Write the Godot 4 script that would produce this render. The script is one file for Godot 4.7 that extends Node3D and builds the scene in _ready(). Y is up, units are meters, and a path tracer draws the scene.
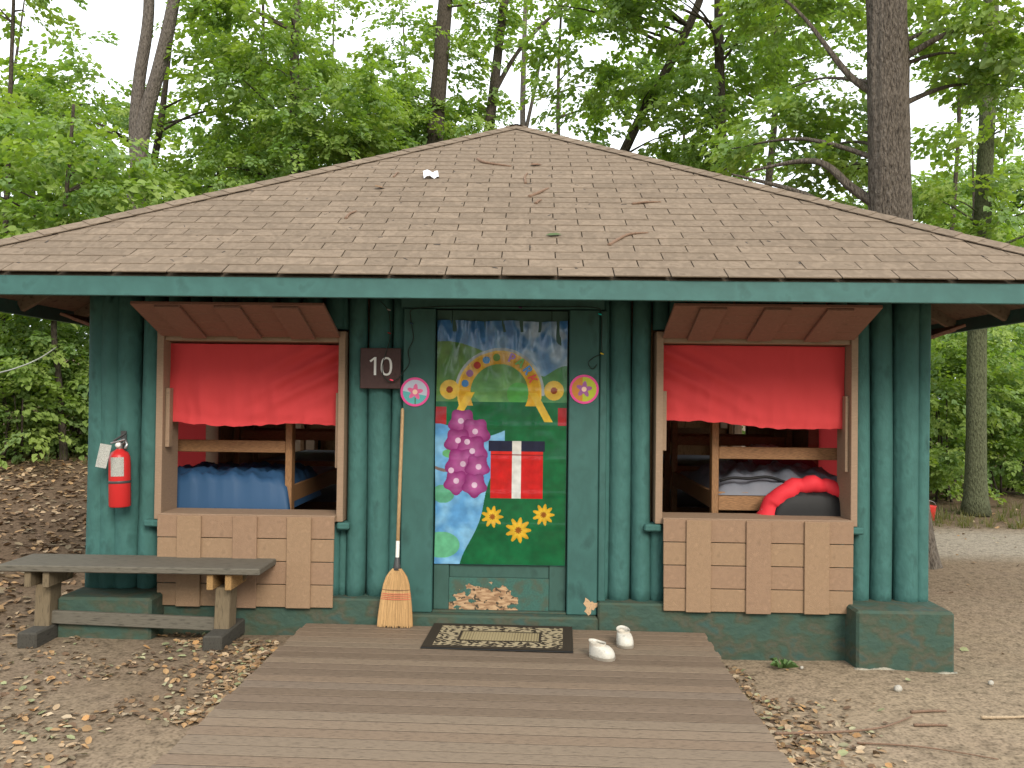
extends Node3D

var rng := RandomNumberGenerator.new()
var used := {}
var M := {}
var hills := FastNoiseLite.new()

# ---------------------------------------------------------------- helpers
func numbered(called: String) -> String:
	if not used.has(called):
		used[called] = 0
		return called
	used[called] += 1
	return "%s_%03d" % [called, used[called]]

func thing(called: String, label: String, category: String, at := Vector3.ZERO, group := "") -> Node3D:
	var o := Node3D.new()
	o.name = numbered(called)
	add_child(o, true)
	o.position = at
	tag(o, label, category, group)
	return o

func tag(o: Node, label: String, category: String, group := "") -> void:
	o.set_meta("label", label)
	o.set_meta("category", category)
	if group:
		o.set_meta("group", group)

func part(called: String, mesh: Mesh, m: Material, parent: Node, at := Transform3D()) -> MeshInstance3D:
	var o := MeshInstance3D.new()
	o.mesh = mesh
	o.material_override = m
	o.name = numbered(called) if parent == self else called
	parent.add_child(o, true)
	o.transform = at
	return o

func group_part(called: String, parent: Node, at := Transform3D()) -> Node3D:
	var o := Node3D.new()
	o.name = called
	parent.add_child(o, true)
	o.transform = at
	return o

func structure(called: String, mesh: Mesh, m: Material) -> MeshInstance3D:
	var o := part(called, mesh, m, self)
	o.set_meta("kind", "structure")
	return o

func T(p: Vector3, r := Vector3.ZERO, s := Vector3.ONE) -> Transform3D:
	return Transform3D(Basis.from_euler(r * PI / 180.0).scaled_local(s), p)

func start(smooth := true) -> SurfaceTool:
	var st := SurfaceTool.new()
	st.begin(Mesh.PRIMITIVE_TRIANGLES)
	st.set_smooth_group(0 if smooth else -1)
	return st

func finish(st: SurfaceTool) -> ArrayMesh:
	st.generate_normals()
	return st.commit()

func tri(st: SurfaceTool, a: Vector3, b: Vector3, c: Vector3) -> void:
	st.add_vertex(a); st.add_vertex(b); st.add_vertex(c)

func quad(st: SurfaceTool, a: Vector3, b: Vector3, c: Vector3, d: Vector3) -> void:
	tri(st, a, b, c); tri(st, a, c, d)

# chamfered box; centre c, size s, chamfer h, turned by t
func add_box(st: SurfaceTool, c: Vector3, s: Vector3, h := 0.004, t := Basis()) -> void:
	var e := s * 0.5
	h = minf(h, minf(e.x, minf(e.y, e.z)) * 0.6)
	var i := e - Vector3(h, h, h)
	for ax in 3:
		var u := (ax + 1) % 3
		var v := (ax + 2) % 3
		for sg in [-1.0, 1.0]:
			var q := []
			for k in [[-1, -1], [1, -1], [1, 1], [-1, 1]]:
				var p := Vector3.ZERO
				p[ax] = e[ax] * sg; p[u] = i[u] * k[0]; p[v] = i[v] * k[1]
				q.append(c + t * p)
			if sg > 0: quad(st, q[3], q[2], q[1], q[0])
			else: quad(st, q[0], q[1], q[2], q[3])
		# edges along ax
		for su in [-1.0, 1.0]:
			for sv in [-1.0, 1.0]:
				var a := Vector3.ZERO; var b := Vector3.ZERO; var a2 := Vector3.ZERO; var b2 := Vector3.ZERO
				a[ax] = -i[ax]; a[u] = e[u] * su; a[v] = i[v] * sv
				b[ax] = -i[ax]; b[u] = i[u] * su; b[v] = e[v] * sv
				a2 = a; a2[ax] = i[ax]; b2 = b; b2[ax] = i[ax]
				if su * sv > 0: quad(st, c + t * a, c + t * a2, c + t * b2, c + t * b)
				else: quad(st, c + t * b, c + t * b2, c + t * a2, c + t * a)
	for sx in [-1.0, 1.0]:
		for sy in [-1.0, 1.0]:
			for sz in [-1.0, 1.0]:
				var p1 := c + t * Vector3(e.x * sx, i.y * sy, i.z * sz)
				var p2 := c + t * Vector3(i.x * sx, e.y * sy, i.z * sz)
				var p3 := c + t * Vector3(i.x * sx, i.y * sy, e.z * sz)
				if sx * sy * sz > 0: tri(st, p1, p3, p2)
				else: tri(st, p1, p2, p3)

var boxes := {}
func box(s: Vector3, h := 0.004) -> ArrayMesh:
	var key := "%s %s" % [s, h]
	if not boxes.has(key):
		var st := start(false)
		add_box(st, Vector3.ZERO, s, h)
		boxes[key] = finish(st)
	return boxes[key]

# a box part given by its corner ranges
func slab(called: String, m: Material, parent: Node, x0: float, x1: float, y0: float, y1: float, z0: float, z1: float, h := 0.004) -> MeshInstance3D:
	return part(called, box(Vector3(x1 - x0, y1 - y0, z1 - z0), h), m, parent, T(Vector3((x0 + x1) / 2, (y0 + y1) / 2, (z0 + z1) / 2)))

func tube(st: SurfaceTool, pts: Array, rad: Array, sides := 8, rough := 0.0, nz: FastNoiseLite = null, squash := 1.0) -> void:
	var rings := []
	var up := Vector3(0.31, 0.2, 0.93)
	for k in pts.size():
		var d: Vector3 = (pts[mini(k + 1, pts.size() - 1)] - pts[maxi(k - 1, 0)]).normalized()
		var a := d.cross(up).normalized()
		var b := d.cross(a).normalized()
		var ring := []
		for s in sides:
			var an := TAU * s / sides
			var r: float = rad[k]
			if nz:
				r += rough * nz.get_noise_3d(cos(an) * 100.0, pts[k].y * 14.0, sin(an) * 100.0)
			ring.append(pts[k] + (a * cos(an) + b * sin(an) * squash) * r)
		rings.append(ring)
	for k in pts.size() - 1:
		for s in sides:
			var s2 := (s + 1) % sides
			quad(st, rings[k][s], rings[k + 1][s], rings[k + 1][s2], rings[k][s2])
	for s in range(1, sides - 1):
		tri(st, rings[0][0], rings[0][s], rings[0][s + 1])
		var l: Array = rings[-1]
		tri(st, l[0], l[s + 1], l[s])

func lathe(prof: Array, sides := 24) -> ArrayMesh:
	var st := start()
	for k in prof.size() - 1:
		for s in sides:
			var a := TAU * s / sides
			var b := TAU * (s + 1) / sides
			var p: Vector2 = prof[k]
			var q: Vector2 = prof[k + 1]
			quad(st, Vector3(p.x * cos(a), p.y, p.x * sin(a)), Vector3(q.x * cos(a), q.y, q.x * sin(a)), Vector3(q.x * cos(b), q.y, q.x * sin(b)), Vector3(p.x * cos(b), p.y, p.x * sin(b)))
	return finish(st)

func ntex(sd: int, freq: float, cols: Array, offs: Array = [], oct := 4, kind := FastNoiseLite.TYPE_SIMPLEX_SMOOTH, size := 512) -> NoiseTexture2D:
	var n := FastNoiseLite.new()
	n.seed = sd; n.frequency = freq; n.fractal_octaves = oct; n.noise_type = kind
	var t := NoiseTexture2D.new()
	t.width = size; t.height = size; t.seamless = true; t.noise = n; t.normalize = true
	var g := Gradient.new()
	var o := PackedFloat32Array(); var c := PackedColorArray()
	for i in cols.size():
		o.append(offs[i] if offs else float(i) / maxf(1, cols.size() - 1))
		var v = cols[i]
		c.append(v if v is Color else Color(v, v, v))
	g.offsets = o; g.colors = c
	t.color_ramp = g
	return t

func mat(lin: Color, rough := 0.8, tex: Texture2D = null, sc := Vector3.ONE, bump: Texture2D = null, depth := 0.2, spec := 0.4) -> StandardMaterial3D:
	var m := StandardMaterial3D.new()
	m.albedo_color = lin.linear_to_srgb()
	m.roughness = rough
	m.metallic_specular = spec
	if tex: m.albedo_texture = tex
	if tex or bump:
		m.uv1_triplanar = true; m.uv1_world_triplanar = true; m.uv1_scale = sc; m.uv1_triplanar_sharpness = 4.0
	if bump:
		m.heightmap_enabled = true; m.heightmap_texture = bump; m.heightmap_scale = depth
	return m

func L(r: float, g: float, b: float) -> Color:
	return Color(r, g, b)

func ss(a: float, b: float, v: float) -> float:
	return smoothstep(a, b, v)

func ground_y(x: float, z: float) -> float:
	var gl := -0.075 - 0.03 * ss(0.3, -0.2, z)
	var gr := -0.205 + 0.045 * clampf(z, 0.0, 2.6)
	var y := lerpf(gl, gr, ss(-1.0, 1.1, x))
	y += ss(-2.6, -4.6, x) * 0.092 * minf(maxf(0.0, 0.4 - z), 40.0)
	y += hills.get_noise_2d(x * 9.0, z * 9.0) * (0.022 if absf(x) > 1.5 or z > 4.0 else 0.008)
	y += hills.get_noise_2d(x * 1.4, z * 1.4) * 0.12 * ss(7.0, 14.0, Vector2(x, z + 1.0).length())
	return y

# ---------------------------------------------------------------- materials
func make_materials() -> void:
	var mott := ntex(3, 0.012, [0.74, 0.97, 0.9, 1.0], [], 7)
	var fine := ntex(4, 0.02, [0.84, 0.94, 0.9, 1.0], [], 6)
	var grit := ntex(5, 0.2, [0.0, 1.0], [], 3)
	var lump := ntex(6, 0.03, [0.0, 1.0], [], 4)
	var grain := ntex(7, 0.03, [0.62, 0.95, 1.0, 0.8], [], 5)
	var grain2 := ntex(8, 0.05, [0.7, 1.0], [], 4)
	M.green = mat(L(0.05, 0.145, 0.13), 0.8, mott, Vector3(0.9, 0.5, 0.9), lump, 0.6)
	M.green_flat = mat(L(0.041, 0.122, 0.108), 0.6, mott, Vector3(0.7, 0.4, 0.7), grain2, 0.15)
	M.fascia = mat(L(0.048, 0.138, 0.126), 0.55, mott, Vector3(0.6, 0.6, 0.6), grain2, 0.12)
	M.door_green = mat(L(0.042, 0.1, 0.082), 0.5, mott, Vector3(0.8, 0.5, 0.8), grain2, 0.1)
	M.tan = mat(L(0.32, 0.207, 0.124), 0.75, fine, Vector3(1.3, 1.3, 1.3), grit, 0.18)
	M.tan_b = mat(L(0.305, 0.192, 0.121), 0.75, fine, Vector3(1.1, 1.1, 1.1), grit, 0.18)
	M.tan_trim = mat(L(0.33, 0.225, 0.15), 0.75, fine, Vector3(0.9, 3.0, 0.9), grit, 0.12)
	M.bare_wood = mat(L(0.5, 0.33, 0.19), 0.9, grain, Vector3(5, 3, 5))
	M.shutter_shaded = mat(L(0.29, 0.155, 0.115), 0.75, fine, Vector3(1.3, 1.3, 1.3), grit, 0.18)  # same tan paint as the lower shutters, its shade tint put into the colour
	M.base = mat(L(1, 1, 1), 0.85, ntex(11, 0.009, [Color(0.21, 0.29, 0.255), Color(0.23, 0.315, 0.275), Color(0.25, 0.295, 0.24), Color(0.3, 0.305, 0.25), Color(0.22, 0.31, 0.285)], [0.0, 0.35, 0.52, 0.66, 0.9], 5), Vector3(0.8, 1.1, 0.8), lump, 0.45)
	M.footing = mat(L(0.36, 0.33, 0.26), 0.95, mott, Vector3(2, 2, 2), lump, 1.5)
	M.shingle = []
	var gran := ntex(12, 0.008, [0.74, 0.97, 0.88, 1.0, 0.82], [], 8, FastNoiseLite.TYPE_SIMPLEX_SMOOTH, 1024)
	for k in 6:
		var f: float = [0.95, 1.0, 0.91, 1.03, 0.97, 0.88][k]
		M.shingle.append(mat(L(0.212 * f, 0.163 * f, 0.12 * f), 0.95, gran, Vector3(0.7, 0.7, 0.7), grit, 0.15, 0.2))
	M.roof_under = mat(L(0.2, 0.155, 0.11), 0.9, grain, Vector3(1, 1, 1))
	M.inside = mat(L(0.34, 0.19, 0.09), 0.85, grain, Vector3(1.5, 0.5, 1.5))
	M.floor_in = mat(L(0.3, 0.28, 0.25), 0.9, mott)
	M.plank = []
	for k in 6:
		var c: Array = [[0.192, 0.138, 0.094], [0.168, 0.122, 0.085], [0.205, 0.152, 0.105], [0.176, 0.133, 0.097], [0.15, 0.108, 0.074], [0.194, 0.147, 0.103]][k]
		var m := mat(L(c[0], c[1], c[2]), 0.8, grain, Vector3(0.9, 3.0, 5.0), grain2, 0.35)
		m.uv1_offset = Vector3(k * 0.37, k * 0.21, k * 0.13)
		M.plank.append(m)
	M.gap_dark = mat(L(0.05, 0.038, 0.028), 0.98)  # dark brown for the plank gaps, shade and dirt in one colour
	M.bench = mat(L(0.125, 0.112, 0.088), 0.9, grain, Vector3(0.5, 3.0, 4.0), grain2, 0.4)
	M.bench_leg = mat(L(0.17, 0.13, 0.08), 0.9, grain, Vector3(4.0, 0.6, 4.0), grain2, 0.4)
	M.bench_foot = mat(L(0.06, 0.055, 0.045), 0.95, grain, Vector3(4.0, 3.0, 0.6), grain2, 0.5)
	M.bench_new = mat(L(0.42, 0.25, 0.1), 0.8, grain2, Vector3(4.0, 4.0, 1.0))
	M.pine = mat(L(0.38, 0.2, 0.09), 0.6, grain2, Vector3(0.8, 5.0, 5.0), grain2, 0.1)
	M.pine_v = mat(L(0.36, 0.19, 0.085), 0.6, grain2, Vector3(5.0, 0.8, 5.0), grain2, 0.1)
	var weave := ntex(13, 0.3, [0.86, 1.0], [], 2)
	M.red_cloth = mat(L(0.9, 0.085, 0.09), 0.85, weave, Vector3(4, 4, 4), grit, 0.05)
	M.red_cloth.backlight_enabled = true
	M.red_cloth.backlight = Color(0.8, 0.8, 0.8)
	M.blue_bag = mat(L(0.028, 0.085, 0.185), 0.6, weave, Vector3(3, 3, 3))
	M.grey_bag = mat(L(0.19, 0.2, 0.235), 0.6, weave, Vector3(3, 3, 3))
	M.dark_bag = mat(L(0.008, 0.008, 0.009), 0.6, weave, Vector3(3, 3, 3))
	M.red_bag = mat(L(0.72, 0.03, 0.045), 0.7, weave, Vector3(3, 3, 3))
	M.maroon = mat(L(0.16, 0.015, 0.025), 0.8, weave, Vector3(3, 3, 3))
	M.white_cloth = mat(L(0.6, 0.58, 0.58), 0.8, weave, Vector3(3, 3, 3))
	M.mattress = mat(L(0.3, 0.3, 0.33), 0.8, weave, Vector3(3, 3, 3))
	M.broom_wood = mat(L(0.52, 0.34, 0.17), 0.5, grain2, Vector3(6, 0.8, 6))
	M.label_white = mat(L(0.72, 0.7, 0.66), 0.5)
	M.label_grey = mat(L(0.5, 0.5, 0.46), 0.5, ntex(14, 0.06, [0.55, 1.0, 1.0, 0.7], [0.3, 0.45, 0.6, 0.75], 2), Vector3(6, 9, 6))
	M.black = mat(L(0.015, 0.015, 0.015), 0.45)
	M.straw = []
	for k in 4:
		var f: float = [1.0, 0.85, 1.12, 0.72][k]
		M.straw.append(mat(L(0.47 * f, 0.285 * f, 0.125 * f), 0.75))
	M.stitch = mat(L(0.55, 0.12, 0.08), 0.8)
	M.stitch_dark = mat(L(0.2, 0.11, 0.06), 0.8)
	M.ext_red = mat(L(0.5, 0.025, 0.025), 0.3)
	M.metal = mat(L(0.4, 0.4, 0.4), 0.35)
	M.metal.metallic = 0.8
	M.dark_metal = mat(L(0.05, 0.05, 0.05), 0.4)
	M.sign_brown = mat(L(0.072, 0.035, 0.032), 0.55, mott, Vector3(2, 2, 2))
	M.sign_white = mat(L(0.72, 0.72, 0.7), 0.6)
	M.shoe = mat(L(0.6, 0.57, 0.5), 0.45, mott, Vector3(4, 4, 4))
	M.shoe_in = mat(L(0.55, 0.5, 0.42), 0.7)
	M.cable = mat(L(0.012, 0.022, 0.016), 0.5)
	var barkt := ntex(15, 0.03, [0.5, 0.85, 1.0, 0.7], [], 5)
	var barkb := ntex(16, 0.035, [0.0, 1.0], [], 5, FastNoiseLite.TYPE_SIMPLEX_SMOOTH)
	M.bark = mat(L(0.155, 0.13, 0.105), 0.95, barkt, Vector3(2.2, 0.5, 2.2), barkb, 4.0, 0.2)
	M.bark_grey = mat(L(0.17, 0.145, 0.125), 0.95, barkt, Vector3(2.0, 0.6, 2.0), barkb, 2.5, 0.2)
	M.bark_moss = mat(L(0.12, 0.13, 0.075), 0.95, barkt, Vector3(2.0, 0.7, 2.0), barkb, 2.0, 0.2)
	M.bark_dark = mat(L(0.085, 0.07, 0.055), 0.95, barkt, Vector3(2.0, 0.7, 2.0), barkb, 1.5, 0.2)
	M.leaf = StandardMaterial3D.new()
	M.leaf.vertex_color_use_as_albedo = true
	M.leaf.roughness = 0.6
	M.leaf.metallic_specular = 0.35
	M.leaf.backlight_enabled = true
	M.leaf.backlight = Color(0.95, 1.0, 0.5)
	M.litter = StandardMaterial3D.new()
	M.litter.vertex_color_use_as_albedo = true
	M.litter.roughness = 0.85
	var gt := ntex(17, 0.02, [0.74, 0.9, 1.0, 0.86], [], 6, FastNoiseLite.TYPE_SIMPLEX_SMOOTH, 1024)
	M.ground = mat(L(1, 1, 1), 0.97, gt, Vector3(0.45, 0.45, 0.45), ntex(18, 0.03, [0.0, 1.0], [], 6, FastNoiseLite.TYPE_SIMPLEX_SMOOTH, 1024), 0.7, 0.15)
	M.ground.vertex_color_use_as_albedo = true
	M.ground.detail_enabled = true
	M.ground.detail_blend_mode = BaseMaterial3D.BLEND_MODE_MUL
	M.ground.detail_albedo = ntex(19, 0.16, [0.72, 0.95, 1.0], [0.1, 0.4, 0.8], 4)
	M.ground.detail_uv_layer = BaseMaterial3D.DETAIL_UV_1
	M.stick = mat(L(0.24, 0.15, 0.1), 0.9, grain2, Vector3(4, 4, 4))
	M.stick_pale = mat(L(0.5, 0.38, 0.25), 0.9, grain2, Vector3(4, 4, 4))
	M.stick_dark = mat(L(0.07, 0.055, 0.045), 0.9, grain2, Vector3(4, 4, 4))
	M.paper = mat(L(0.7, 0.72, 0.76), 0.5)
	M.rope = mat(L(0.4, 0.4, 0.36), 0.8)
	M.stone = mat(L(0.45, 0.42, 0.36), 0.9, mott, Vector3(5, 5, 5))
	M.red_plastic = mat(L(0.6, 0.05, 0.04), 0.4)

# ---------------------------------------------------------------- scene
func _ready() -> void:
	rng.seed = 7
	hills.seed = 21; hills.frequency = 0.09; hills.fractal_octaves = 4
	# camera
	var cam := Camera3D.new()
	cam.name = "camera"
	cam.position = Vector3(0.1826, 1.549, 5.9)
	cam.basis = Basis(Vector3.UP, 0.0223) * Basis(Vector3.RIGHT, 0.0155) * Basis(Vector3.BACK, 0.012)
	cam.fov = rad_to_deg(2.0 * atan(384.0 / 860.0))
	cam.far = 800.0
	cam.current = true
	add_child(cam)
	# sky, sun, exposure
	var env := Environment.new()
	env.tonemap_mode = Environment.TONE_MAPPER_LINEAR
	env.tonemap_exposure = 2.2
	env.background_mode = Environment.BG_SKY
	var sm := ProceduralSkyMaterial.new()
	sm.sky_top_color = Color(0.97, 0.985, 1.0)
	sm.sky_horizon_color = Color(0.86, 0.89, 0.92)
	sm.sky_curve = 0.3
	sm.ground_bottom_color = Color(0.3, 0.27, 0.22)
	sm.ground_horizon_color = Color(0.5, 0.5, 0.46)
	sm.sun_angle_max = 0.1
	var sky := Sky.new()
	sky.sky_material = sm
	env.sky = sky
	env.background_energy_multiplier = 1.05
	env.sdfgi_enabled = true
	env.ssao_enabled = true
	env.ssil_enabled = true
	var we := WorldEnvironment.new()
	we.name = "environment"
	we.environment = env
	add_child(we)
	var sun := DirectionalLight3D.new()
	sun.name = "sun"
	sun.light_energy = 0.5
	sun.light_angular_distance = 25.0
	sun.light_color = Color(1.0, 0.97, 0.92)
	sun.shadow_enabled = true
	sun.rotation_degrees = Vector3(-34, 20, 0)
	add_child(sun)
	make_materials()
	make_ground()
	make_cabin()
	make_deck()
	make_interior()
	make_door_things()
	make_bench()
	make_forest()
	make_debris()

# ---------------------------------------------------------------- ground
func ground_colour(x: float, z: float) -> Color:
	var sand := Color(0.335, 0.26, 0.18)
	var dirt := Color(0.25, 0.19, 0.132)
	var duff := Color(0.15, 0.105, 0.07)
	var left := ss(-0.8, -2.0, x)
	var c := sand.lerp(dirt, left)
	c = c.lerp(duff, ss(-2.8, -4.2, x) * ss(0.8, -0.6, z))
	var n := hills.get_noise_2d(x * 5.0 + 40.0, z * 5.0)
	c = c.lerp(duff, clampf(n * 0.9 + 0.12, 0.0, 0.5) * (0.4 + 0.6 * left))
	# the worn track behind the cabin and the wood floor beyond it
	if x > 2.0:
		c = c.lerp(duff, ss(-0.9, -2.4, z) * 0.55)
		c = c.lerp(Color(0.36, 0.315, 0.25), ss(-3.6, -4.4, z) * ss(-6.6, -5.6, z) * 0.85)
		c = c.lerp(duff * 1.1, ss(-6.0, -7.2, z) * 0.8)
	elif z < -6.0:
		c = c.lerp(duff, 0.8)
	return c

func make_ground() -> void:
	var st := start()
	var n := 190
	var xs := []; var zs := []
	for i in n + 1:
		var t := 2.0 * i / n - 1.0
		xs.append(sinh(t * 5.2) / sinh(5.2) * 320.0 * 1.0)
		zs.append(sinh(t * 5.2) / sinh(5.2) * 320.0 + 0.4)
	for j in n + 1:
		for i in n + 1:
			var x: float = xs[i]
			var z: float = zs[j]
			st.set_color(ground_colour(x, z))
			st.set_uv(Vector2(x, z) * 1.7)
			st.add_vertex(Vector3(x, ground_y(x, z), z))
	for j in n:
		for i in n:
			var a := j * (n + 1) + i
			for k in [a, a + 1, a + n + 2, a, a + n + 2, a + n + 1]:
				st.add_index(k)
	structure("ground", finish(st), M.ground)

# ---------------------------------------------------------------- cabin
const HW := 2.89      # half width of the square cabin
const EY := 2.262     # height of the roof's lower edge
const EO := 0.83      # how far that edge stands out from the wall
const AY := 4.316     # apex

func make_cabin() -> void:
	var cabin := thing("cabin", "square green log cabin with brown shingled pyramid roof and open shutters", "cabin", Vector3(0, 0, -HW))
	for k in 4:
		make_wall(cabin, k)
	make_roof(cabin)
	# concrete base, lower under the door, and the corner blocks
	slab("base", M.base, cabin, -2.86, -0.7, -0.5, 0.163, HW - 0.25, HW + 0.042, 0.012)
	slab("base", M.base, cabin, 0.652, 2.86, -0.5, 0.163, HW - 0.25, HW + 0.042, 0.012)
	slab("threshold", M.base, cabin, -0.7, 0.651, -0.5, 0.066, HW - 0.25, HW + 0.062, 0.012)
	slab("base", M.base, cabin, -2.86, -2.6, -0.5, 0.16, -2.6, HW - 0.26, 0.01)
	slab("base", M.base, cabin, 2.6, 2.86, -0.5, 0.16, -2.6, HW - 0.26, 0.01)
	slab("base", M.base, cabin, -2.86, 2.86, -0.5, 0.16, -2.86, -2.61, 0.01)
	for s in [-1.0, 1.0]:
		var st := start(false)
		add_box(st, Vector3(s * 2.628, -0.14, HW - 0.04), Vector3(0.63, 0.66, 0.58), 0.016)
		part("corner_block", finish(st), M.base, cabin)
		var f := start()
		var pts := []; var rd := []
		for k in 15:
			var u := k / 14.0
			pts.append(Vector3(s * 2.628 - 0.33 + 0.66 * u, -0.203 + 0.012 * sin(u * 7.0) - 0.012 * u, HW + 0.255 + 0.012 * sin(u * 17.0)))
			rd.append(0.022 + 0.008 * sin(u * 23.0 + 1.0))
		tube(f, pts, rd, 8)
		part("footing_edge", finish(f), M.footing, cabin)
	slab("floor", M.floor_in, cabin, -2.59, 2.59, -0.3, 0.03, -2.6, HW - 0.26, 0.003)
	make_door(cabin)

var log_meshes := {}
func log_mesh(r: float, y0: float, y1: float, v: int) -> ArrayMesh:
	var key := "%.3f %.2f %.2f %d" % [r, y0, y1, v]
	if not log_meshes.has(key):
		var nz := FastNoiseLite.new()
		nz.seed = 50 + v; nz.frequency = 0.012
		var st := start()
		var pts := []; var rd := []
		var n := int((y1 - y0) / 0.09) + 2
		for k in n + 1:
			var y := lerpf(y0, y1, float(k) / n)
			pts.append(Vector3(0.006 * sin(y * 1.7 + v * 2.1), y, 0))
			rd.append(r * (1.03 - 0.03 * y))
		tube(st, pts, rd, 18, 0.009, nz)
		log_meshes[key] = finish(st)
	return log_meshes[key]

func make_wall(cabin: Node3D, k: int) -> void:
	var w := group_part("wall", cabin, T(Vector3.ZERO, Vector3(0, 90 * k, 0)))
	var front := k == 0
	# window openings [x0, x1, y0, y1]
	var wins := [[-2.36, -1.145, 0.725, 1.93], [1.085, 2.357, 0.745, 1.95]]
	if k == 2: wins = []
	var logs := []
	if front:
		logs = [[-2.845, 0.105], [-2.655, 0.092], [-2.485, 0.08], [-2.30, 0.075], [-2.15, 0.075], [-1.99, 0.08], [-1.83, 0.08], [-1.67, 0.08], [-1.51, 0.08], [-1.36, 0.075], [-1.20, 0.075], [-1.122, 0.03], [-1.03, 0.07], [-0.872, 0.09], [-0.745, 0.05],
			[0.70, 0.03], [0.80, 0.086], [0.952, 0.069], [1.075, 0.062], [1.2, 0.07], [1.35, 0.08], [1.51, 0.08], [1.67, 0.08], [1.83, 0.08], [1.99, 0.08], [2.15, 0.08], [2.29, 0.065], [2.45, 0.074], [2.603, 0.077], [2.765, 0.083], [2.875, 0.056]]
	else:
		var x := -2.79
		while x < 2.85:
			logs.append([x, 0.085]); x += 0.164
	for i in logs.size():
		var lx: float = logs[i][0]
		var r: float = logs[i][1] * 0.98
		var z := HW - 0.035 - r + 0.008 * sin(i * 2.7)
		if r < 0.052: z = HW - 0.1
		var cut := false
		for o in wins:
			if lx > o[0] - 0.03 and lx < o[1] + 0.03:
				cut = true
				part("log", log_mesh(r, 0.157, o[2] - 0.05, i % 4), M.green, w, T(Vector3(lx, 0, z)))
				part("log", log_mesh(r, o[3] + 0.08, 2.24, i % 4), M.green, w, T(Vector3(lx, 0, z)))
		if not cut:
			part("log", log_mesh(r, 0.157, 2.24, i % 4), M.green, w, T(Vector3(lx, 0, z)))
	# boards lining the inside, round the openings
	var zi0 := HW - 0.245
	var zi1 := HW - 0.19
	var cuts := [-2.62]
	for o in wins: cuts += [o[0] - 0.04, o[1] + 0.04]
	if front: cuts = [-2.62, wins[0][0] - 0.04, wins[0][1] + 0.04, -0.5, 0.5, wins[1][0] - 0.04, wins[1][1] + 0.04]
	cuts.append(2.62)
	for i in cuts.size() - 1:
		var mid: float = (cuts[i] + cuts[i + 1]) / 2
		var done := false
		for o in wins:
			if mid > o[0] and mid < o[1]:
				slab("lining", M.inside, w, cuts[i], cuts[i + 1], 0.03, o[2] - 0.04, zi0, zi1)
				slab("lining", M.inside, w, cuts[i], cuts[i + 1], o[3] + 0.04, 2.3, zi0, zi1)
				done = true
		if front and absf(mid) < 0.3:
			slab("lining", M.inside, w, cuts[i], cuts[i + 1], 2.2, 2.3, zi0, zi1)
			done = true
		if not done:
			slab("lining", M.inside, w, cuts[i], cuts[i + 1], 0.03, 2.3, zi0, zi1)
	# top plate
	slab("top_plate", M.green_flat, w, -2.93, 2.93, 2.245, 2.44, HW - 0.24, HW - 0.03)
	if front:
		slab("header", M.green_flat, w, -0.72, 0.68, 2.16, 2.243, HW - 0.17, HW + 0.0)
	for o in wins:
		make_window(cabin, w.transform, o)

func make_window(cabin: Node3D, side: Transform3D, o: Array) -> void:
	var x0: float = o[0]
	var x1: float = o[1]
	var y0: float = o[2]
	var y1: float = o[3]
	var w := group_part("window", cabin, side)
	var zf := HW + 0.012
	var zb := HW - 0.26
	slab("jamb", M.tan_trim, w, x0 - 0.048, x0, y0 - 0.045, y1 + 0.06, zb, zf, 0.003)
	slab("jamb", M.tan_trim, w, x1, x1 + 0.045, y0 - 0.045, y1 + 0.06, zb, zf, 0.003)
	slab("head", M.tan_trim, w, x0, x1, y1 - 0.015, y1 + 0.035, zb, zf - 0.02, 0.003)
	slab("sill", M.tan_trim, w, x0, x1, y0 - 0.045, y0, zb, zf + 0.034, 0.003)
	slab("stop_block", M.tan_trim, w, x0 + 0.001, x0 + 0.03, y0 + 0.45, y0 + 0.86, HW - 0.09, HW - 0.03, 0.003)
	slab("stop_block", M.tan_trim, w, x1 - 0.024, x1 - 0.001, y0 + 0.32, y0 + 0.84, HW - 0.09, HW - 0.03, 0.003)
	# green ledge under the jambs
	slab("ledge", M.green, w, x0 - 0.12, x0 - 0.003, y0 - 0.098, y0 - 0.05, HW - 0.12, HW + 0.022, 0.01)
	slab("ledge", M.green, w, x1 + 0.003, x1 + 0.09, y0 - 0.098, y0 - 0.05, HW - 0.12, HW + 0.022, 0.01)
	# lower shutter: four boards and three battens, hanging closed over the base
	var p := group_part("shutter", cabin, side)
	var wd := x1 - x0
	var top := y0 - 0.004
	var bh := 0.155
	for r in 4:
		slab("board", M.tan if r % 2 else M.tan_b, p, x0 + 0.002 * r, x1 - 0.001 * r, top - bh * (r + 1) + 0.003, top - bh * r - 0.002, HW + 0.05, HW + 0.068, 0.003)
	for b in 3:
		var cx: float = x0 + wd * [0.185, 0.5, 0.805][b]
		slab("batten", M.tan_b if b % 2 else M.tan, p, cx - 0.083, cx + 0.083, top - 4 * bh - 0.004 * (b % 2), top - 0.004, HW + 0.069, HW + 0.085, 0.003)
	# upper shutter, swung up under the eave
	var f := group_part("raised_shutter", cabin, side * T(Vector3((x0 + x1) / 2, y1 + 0.01, HW + 0.016), Vector3(-19.5, 0, 0)))
	var nb := 4
	for r in nb:
		slab("board", M.shutter_shaded, f, -wd / 2 - 0.012, wd / 2 + 0.012, 0.0, 0.022, 0.01 + r * 0.127, 0.01 + r * 0.127 + 0.1255, 0.003)
	for b in 3:
		var cx: float = -wd / 2 + wd * [0.185, 0.5, 0.805][b]
		slab("batten", M.shutter_shaded, f, cx - 0.083, cx + 0.083, -0.02, -0.001, 0.02, 0.512, 0.003)

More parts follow.
